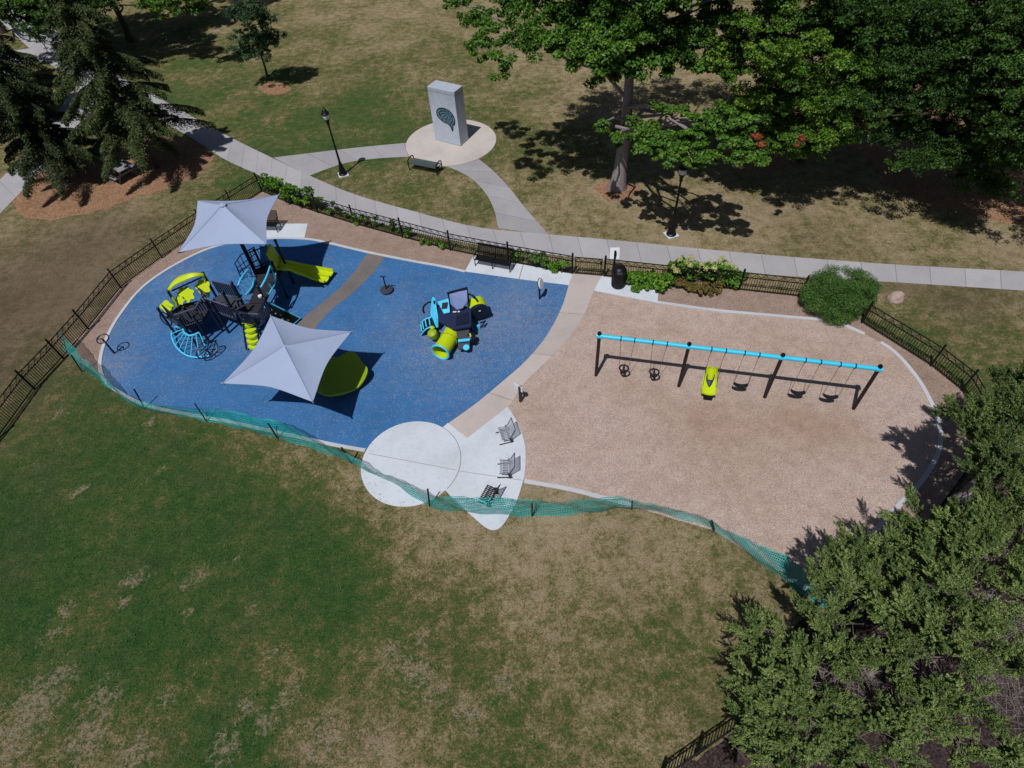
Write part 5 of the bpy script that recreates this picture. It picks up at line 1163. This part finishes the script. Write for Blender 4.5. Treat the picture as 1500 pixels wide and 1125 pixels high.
# lower right: cedars
def cedar(label, base, H, lobes, plumes, lean=(0, 0), tone=.5, twigs=160, centre=None, bare=()):
    b = Vector(base); root = thing('cedar_tree', label, 'tree', tuple(b), 'cedars in the lower right corner'); top = b+Vector((lean[0], lean[1], H*.8)); ctr = Vector(centre) if centre else b.lerp(top, .55)
    m = MB(); m.tube([b-Vector((0, 0, .1)), b.lerp(top, .4), top], [.26, .17, .03], 10); m.build('trunk', M['bark'], root)
    cs, ns, ts, Ls, tn = [], [], [], [], []; tw = MB(); tipsets = []
    for (x, y, z, rx, ry, rz) in lobes:
        k = int(plumes*(rx*ry+rx*rz+ry*rz)/3); d = rdir(k); d[:, 2] = np.where(d[:, 2] < -.25, -d[:, 2], d[:, 2])
        for i in range(k):
            o = np.array([x, y, z])+d[i]*np.array([rx, ry, rz])*RNG.uniform(.80, 1.08); ax = d[i]*1.0+np.array([0, 0, .55]); oc = o-np.array(ctr); ax += .35*oc/np.linalg.norm(oc); ax += RNG.normal(0, .18, 3); ax /= np.linalg.norm(ax)
            L = RNG.uniform(.45, 1.1); m_ = 15; tn0 = tone+RNG.uniform(-.22, .16); per = int(60*(.5+L))
            sp = RNG.random(m_)*.95; rad = rdir(m_); rad -= ax*(rad@ax)[:, None]; rad /= np.linalg.norm(rad, axis=1, keepdims=True)
            sd_ = ax*.85+rad*(.75*(1-sp*.6))[:, None]+np.array([0, 0, .15]); sd_ /= np.linalg.norm(sd_, axis=1, keepdims=True); sl_ = (.22+.20*np.sin(PI*(.15+.7*sp)))*(.6+.5*L)
            so_ = o+ax*(L*(sp-.5))[:, None]
            u = RNG.random((m_, per)); c = so_[:, None, :]+sd_[:, None, :]*(sl_[:, None]*u)[:, :, None]+RNG.normal(0, 1, (m_, per, 3))*(.050*(1.05-u))[:, :, None]
            n = m_*per; c = c.reshape(-1, 3); dd = np.repeat(sd_, per, axis=0); uu = u.reshape(-1)
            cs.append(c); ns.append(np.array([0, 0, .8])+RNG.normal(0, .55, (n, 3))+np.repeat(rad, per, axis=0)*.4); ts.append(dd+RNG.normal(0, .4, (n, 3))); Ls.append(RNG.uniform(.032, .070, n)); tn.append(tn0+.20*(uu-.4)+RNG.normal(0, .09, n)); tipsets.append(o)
    for i in RNG.permutation(len(tipsets))[:twigs]:
        o = Vector(tipsets[i]); t = max(.12, min(.9, (o.z-.5)/H)); s = b.lerp(top, t*.8); s = s.lerp(o, RNG.uniform(.15, .5)); limb(tw, s, o, .030, .008, .03, 5, .3)
        for _ in range(3): e = o.lerp(s, RNG.uniform(.1, .6)); q = e+Vector(RNG.normal(0, .38, 3)); tw.tube([e, e.lerp(q, .5)+Vector(RNG.normal(0, .05, 3)), q], [.010, .008, .004], 4, cap=False)
    for (x, y, z, rx, ry, rz) in bare:
        for _ in range(42):
            q = np.array([x, y, z])+rdir(1)[0]*np.array([rx, ry, rz])*RNG.random()**.4; q = Vector(q); s = b.lerp(top, .55); s = q.lerp(s, RNG.uniform(.15, .45)); s.z -= .3
            pts = limb(tw, s, q, RNG.uniform(.008, .017), .004, .05, 5, .45)
            for k in (2, 3, 4): e = pts[k]; f = e+Vector(RNG.normal(0, .28, 3)); tw.tube([e, e.lerp(f, .5)+Vector(RNG.normal(0, .05, 3)), f], [.008, .006, .003], 4, cap=False)
    tw.build('dry_twigs', M['twig'], root)
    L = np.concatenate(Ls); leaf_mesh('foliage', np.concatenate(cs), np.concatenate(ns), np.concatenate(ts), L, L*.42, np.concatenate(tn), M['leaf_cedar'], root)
l1 = [ell(1245, 965, 3.3, .4, .4, .4), ell(1245, 1080, 3.1, .45, .45, .45), ell(1150, 1010, 2.9, .5, .5, .5), ell(1108, 935, 2.4, .42, .5, .5), ell(1150, 955, 2.9, .5, .5, .5), ell(1120, 1010, 2.6, .6, .6, .6), ell(1180, 1000, 3.3, .6, .6, .55), ell(1110, 1070, 2.4, .55, .6, .6), ell(1165, 1060, 3.0, .7, .6, .55), ell(1130, 1120, 2.5, .7, .6, .6), ell(1200, 1105, 2.9, .55, .55, .5), ell(1205, 915, 3.3, .45, .5, .55), ell(1225, 950, 3.4, .45, .5, .5), ell(1215, 1040, 3.3, .4, .4, .4), ell(1275, 1070, 3.2, .6, .5, .45), ell(1300, 1110, 3.0, .5, .5, .4), ell(1245, 1125, 2.6, .4, .4, .4)]
cedar('spreading cedar at the lower right with its left flank over the grass', at(1190, 1060), 5.2, l1, 43, (1.3, .9), .5, 90, bare=[ell(1250, 985, 2.8, .7, .7, .4), ell(1275, 1010, 2.8, .7, .5, .4)])
l2 = [ell(1225, 825, 3.6, .4, .4, .45), ell(1268, 842, 3.7, .5, .5, .5), ell(1310, 835, 4.0, .5, .5, .5), ell(1345, 765, 4.2, .4, .4, .45), ell(1370, 800, 4.5, .5, .5, .5), ell(1360, 850, 4.3, .5, .5, .5), ell(1205, 860, 3.3, .32, .32, .4), ell(1250, 805, 3.8, .38, .38, .42), ell(1240, 875, 3.7, .45, .5, .5), ell(1285, 812, 3.9, .36, .36, .4), ell(1335, 800, 4.0, .4, .4, .4), ell(1395, 870, 4.9, .75, .7, .6), ell(1430, 820, 5.0, .65, .6, .55), ell(1325, 905, 4.2, .5, .55, .5), ell(1370, 945, 4.4, .65, .6, .5), ell(1420, 935, 4.7, .6, .5, .4), ell(1300, 965, 3.9, .55, .5, .45), ell(1470, 800, 5.2, .7, .7, .6), ell(1405, 770, 4.6, .55, .55, .5), ell(1480, 750, 4.9, .7, .6, .5), ell(1345, 1060, 3.7, .55, .5, .45), ell(1410, 1025, 4.0, .4, .35, .35), ell(1345, 1010, 3.8, .35, .35, .35), ell(1490, 985, 4.4, .35, .35, .35), ell(1480, 1100, 3.3, .5, .5, .4), ell(1400, 1100, 3.2, .45, .45, .4), ell(1510, 870, 5.0, .5, .5, .5)]
cedar('taller cedar with grey dead twigs showing through, filling the bottom right', at(1330, 960), 7.0, l2, 45, (1.6, .9), .54, 160, bare=[ell(1430, 985, 4.2, 1.0, .7, .35), ell(1460, 1040, 3.9, 1.0, .8, .35), ell(1490, 920, 4.6, .8, .6, .35)])
l3 = [ell(1435, 700, 4.4, .45, .45, .45), ell(1425, 615, 4.4, .5, .5, .5), ell(1445, 660, 4.5, .5, .5, .5), ell(1480, 690, 4.6, .7, .7, .65), ell(1420, 650, 4.2, .5, .6, .6), ell(1408, 605, 4.2, .38, .45, .48), ell(1450, 610, 4.5, .5, .5, .55), ell(1500, 555, 4.8, .6, .6, .7), ell(1510, 620, 5.1, .7, .7, .7), ell(1505, 740, 4.4, .5, .5, .45), ell(1475, 570, 4.6, .4, .4, .45)]
cedar('cedar against the right edge above the curved fence', at(1410, 730), 6.6, l3, 50, (2.0, 1.2), .42, 60)

# shrubs
def shrub(name, label, clumps, size, mat, group=None, stems=14, cat='shrub', extra=None, **k):
    x = sum(c[0] for c in clumps)/len(clumps); y = sum(c[1] for c in clumps)/len(clumps); root = thing(name, label, cat, (x, y, 0), group)
    m = MB()
    for c in clumps[::max(1, len(clumps)//stems)]:
        limb(m, (x+(c[0]-x)*.55, y+(c[1]-y)*.55, 0), c[:3], .022, .008, .05, 4, .15)
    m.build('stems', M['bark_dk'], root); crown(root, clumps, size, mat, 'foliage', **k)
    if extra: extra(root)
by = ell(1234, 428, .8, 1.62, 1.3, .95)
yc = [ell(1234, 425, .85, 1.55, 1.2, .85), ell(1205, 422, .9, .7, .6, .6), ell(1262, 430, .8, .75, .7, .65), ell(1232, 452, .55, .9, .6, .5), ell(1195, 444, .5, .6, .5, .45)]
shrub('yew_bush', 'large round dark green clipped bush at the end of the fence', sub_clumps(yc, 70, .30, .95, 560, shell=.8, tone=(.3, .6)), .05, 'leaf_yew', up=.6, out=.7, rnd=.6, split=1)
def row(px, n, z0, z1, r, jit=.2, tone=(.35, .7), nn=170):
    P = resample(crom(gp(px), 4), n); return [(p.x+RNG.normal(0, jit), p.y+RNG.normal(0, jit), RNG.uniform(z0, z1), r, r, r*.75, nn, RNG.uniform(*tone)) for p in P]
shrub('leafy_shrub', 'bright green leafy shrub at the fence corner behind the rear sail', row([(395, 282), (415, 290), (440, 298), (462, 306)], 34, .35, 1.15, .30, .25), .12, 'leaf_vine', 'plants along the iron fence')
for px, n, lab, z1, mt, r in (([(478, 314), (505, 322)], 6, 'thin green climber on the fence right of the leafy shrub', .8, 'leaf_vine', .17), ([(524, 328), (552, 336)], 7, 'small green plant at the fence foot above the brown rubber strip', .7, 'leaf_vine', .16), ([(572, 340), (600, 350)], 8, 'green climber on the fence above the stand-up spinner', .95, 'leaf_vine', .19), ([(618, 355), (650, 362)], 6, 'low green weeds along the fence left of the black bench', .5, 'leaf_vine', .15), ([(752, 382), (762, 385)], 5, 'yellow-green plant poking through the fence beside the black bench', .9, 'leaf_vine', .20), ([(772, 388), (800, 394)], 11, 'green grassy plant at the fence between bench and gate', .8, 'leaf_yew', .20), ([(806, 396), (832, 400)], 8, 'green climber on the fence just left of the gate', .8, 'leaf_vine', .19)):
    shrub('fence_plant', lab, row(px, n, .12, z1, r, .10, nn=110), .10, mt, 'plants along the iron fence', 5)
shrub('ivy_clump', 'low green ivy at the fence right of the trash bin', row([(918, 415), (945, 418), (978, 421)], 40, .10, .55, .24, .20), .12, 'leaf_vine', 'plants along the iron fence')
def blooms(root):
    P = [(986, 388), (996, 380), (1004, 384), (1014, 390), (1022, 384), (1030, 388), (1042, 380), (1052, 384), (1058, 378), (1066, 386), (1036, 394), (992, 394), (1010, 380), (1048, 392), (1070, 392)]
    m = []
    for x, y in P:
        c = at(x, y, 1.12); r = RNG.uniform(.14, .20); m = [(c.x+RNG.normal(0, r*.4), c.y+RNG.normal(0, r*.4), c.z+RNG.normal(0, r*.3), r, r, r*.8, 140, RNG.uniform(.3, .8)) for _ in range(1)]
        crown(root, m, .06, 'bloom', 'flower_head')
hy = row([(985, 405), (1010, 408), (1040, 411), (1070, 414)], 40, .3, .95, .26, .22, (.3, .65))
shrub('hydrangea', 'hydrangea with cream flower heads standing behind the fence', hy, .12, 'leaf_vine', 'plants along the iron fence', 16, extra=blooms)
shrub('leafy_shrub', 'brown tinged creeping plant spilling in front of the hydrangea', row([(985, 416), (1010, 421), (1032, 430), (1055, 424)], 22, .08, .40, .22, .22, (.3, .7)), .11, 'leaf_rust', 'plants along the iron fence')
shrub('leafy_shrub', 'bright green shrub at the right end of the hydrangea', row([(1055, 418), (1074, 420)], 12, .15, .75, .24, .15), .11, 'leaf_vine', 'plants along the iron fence')
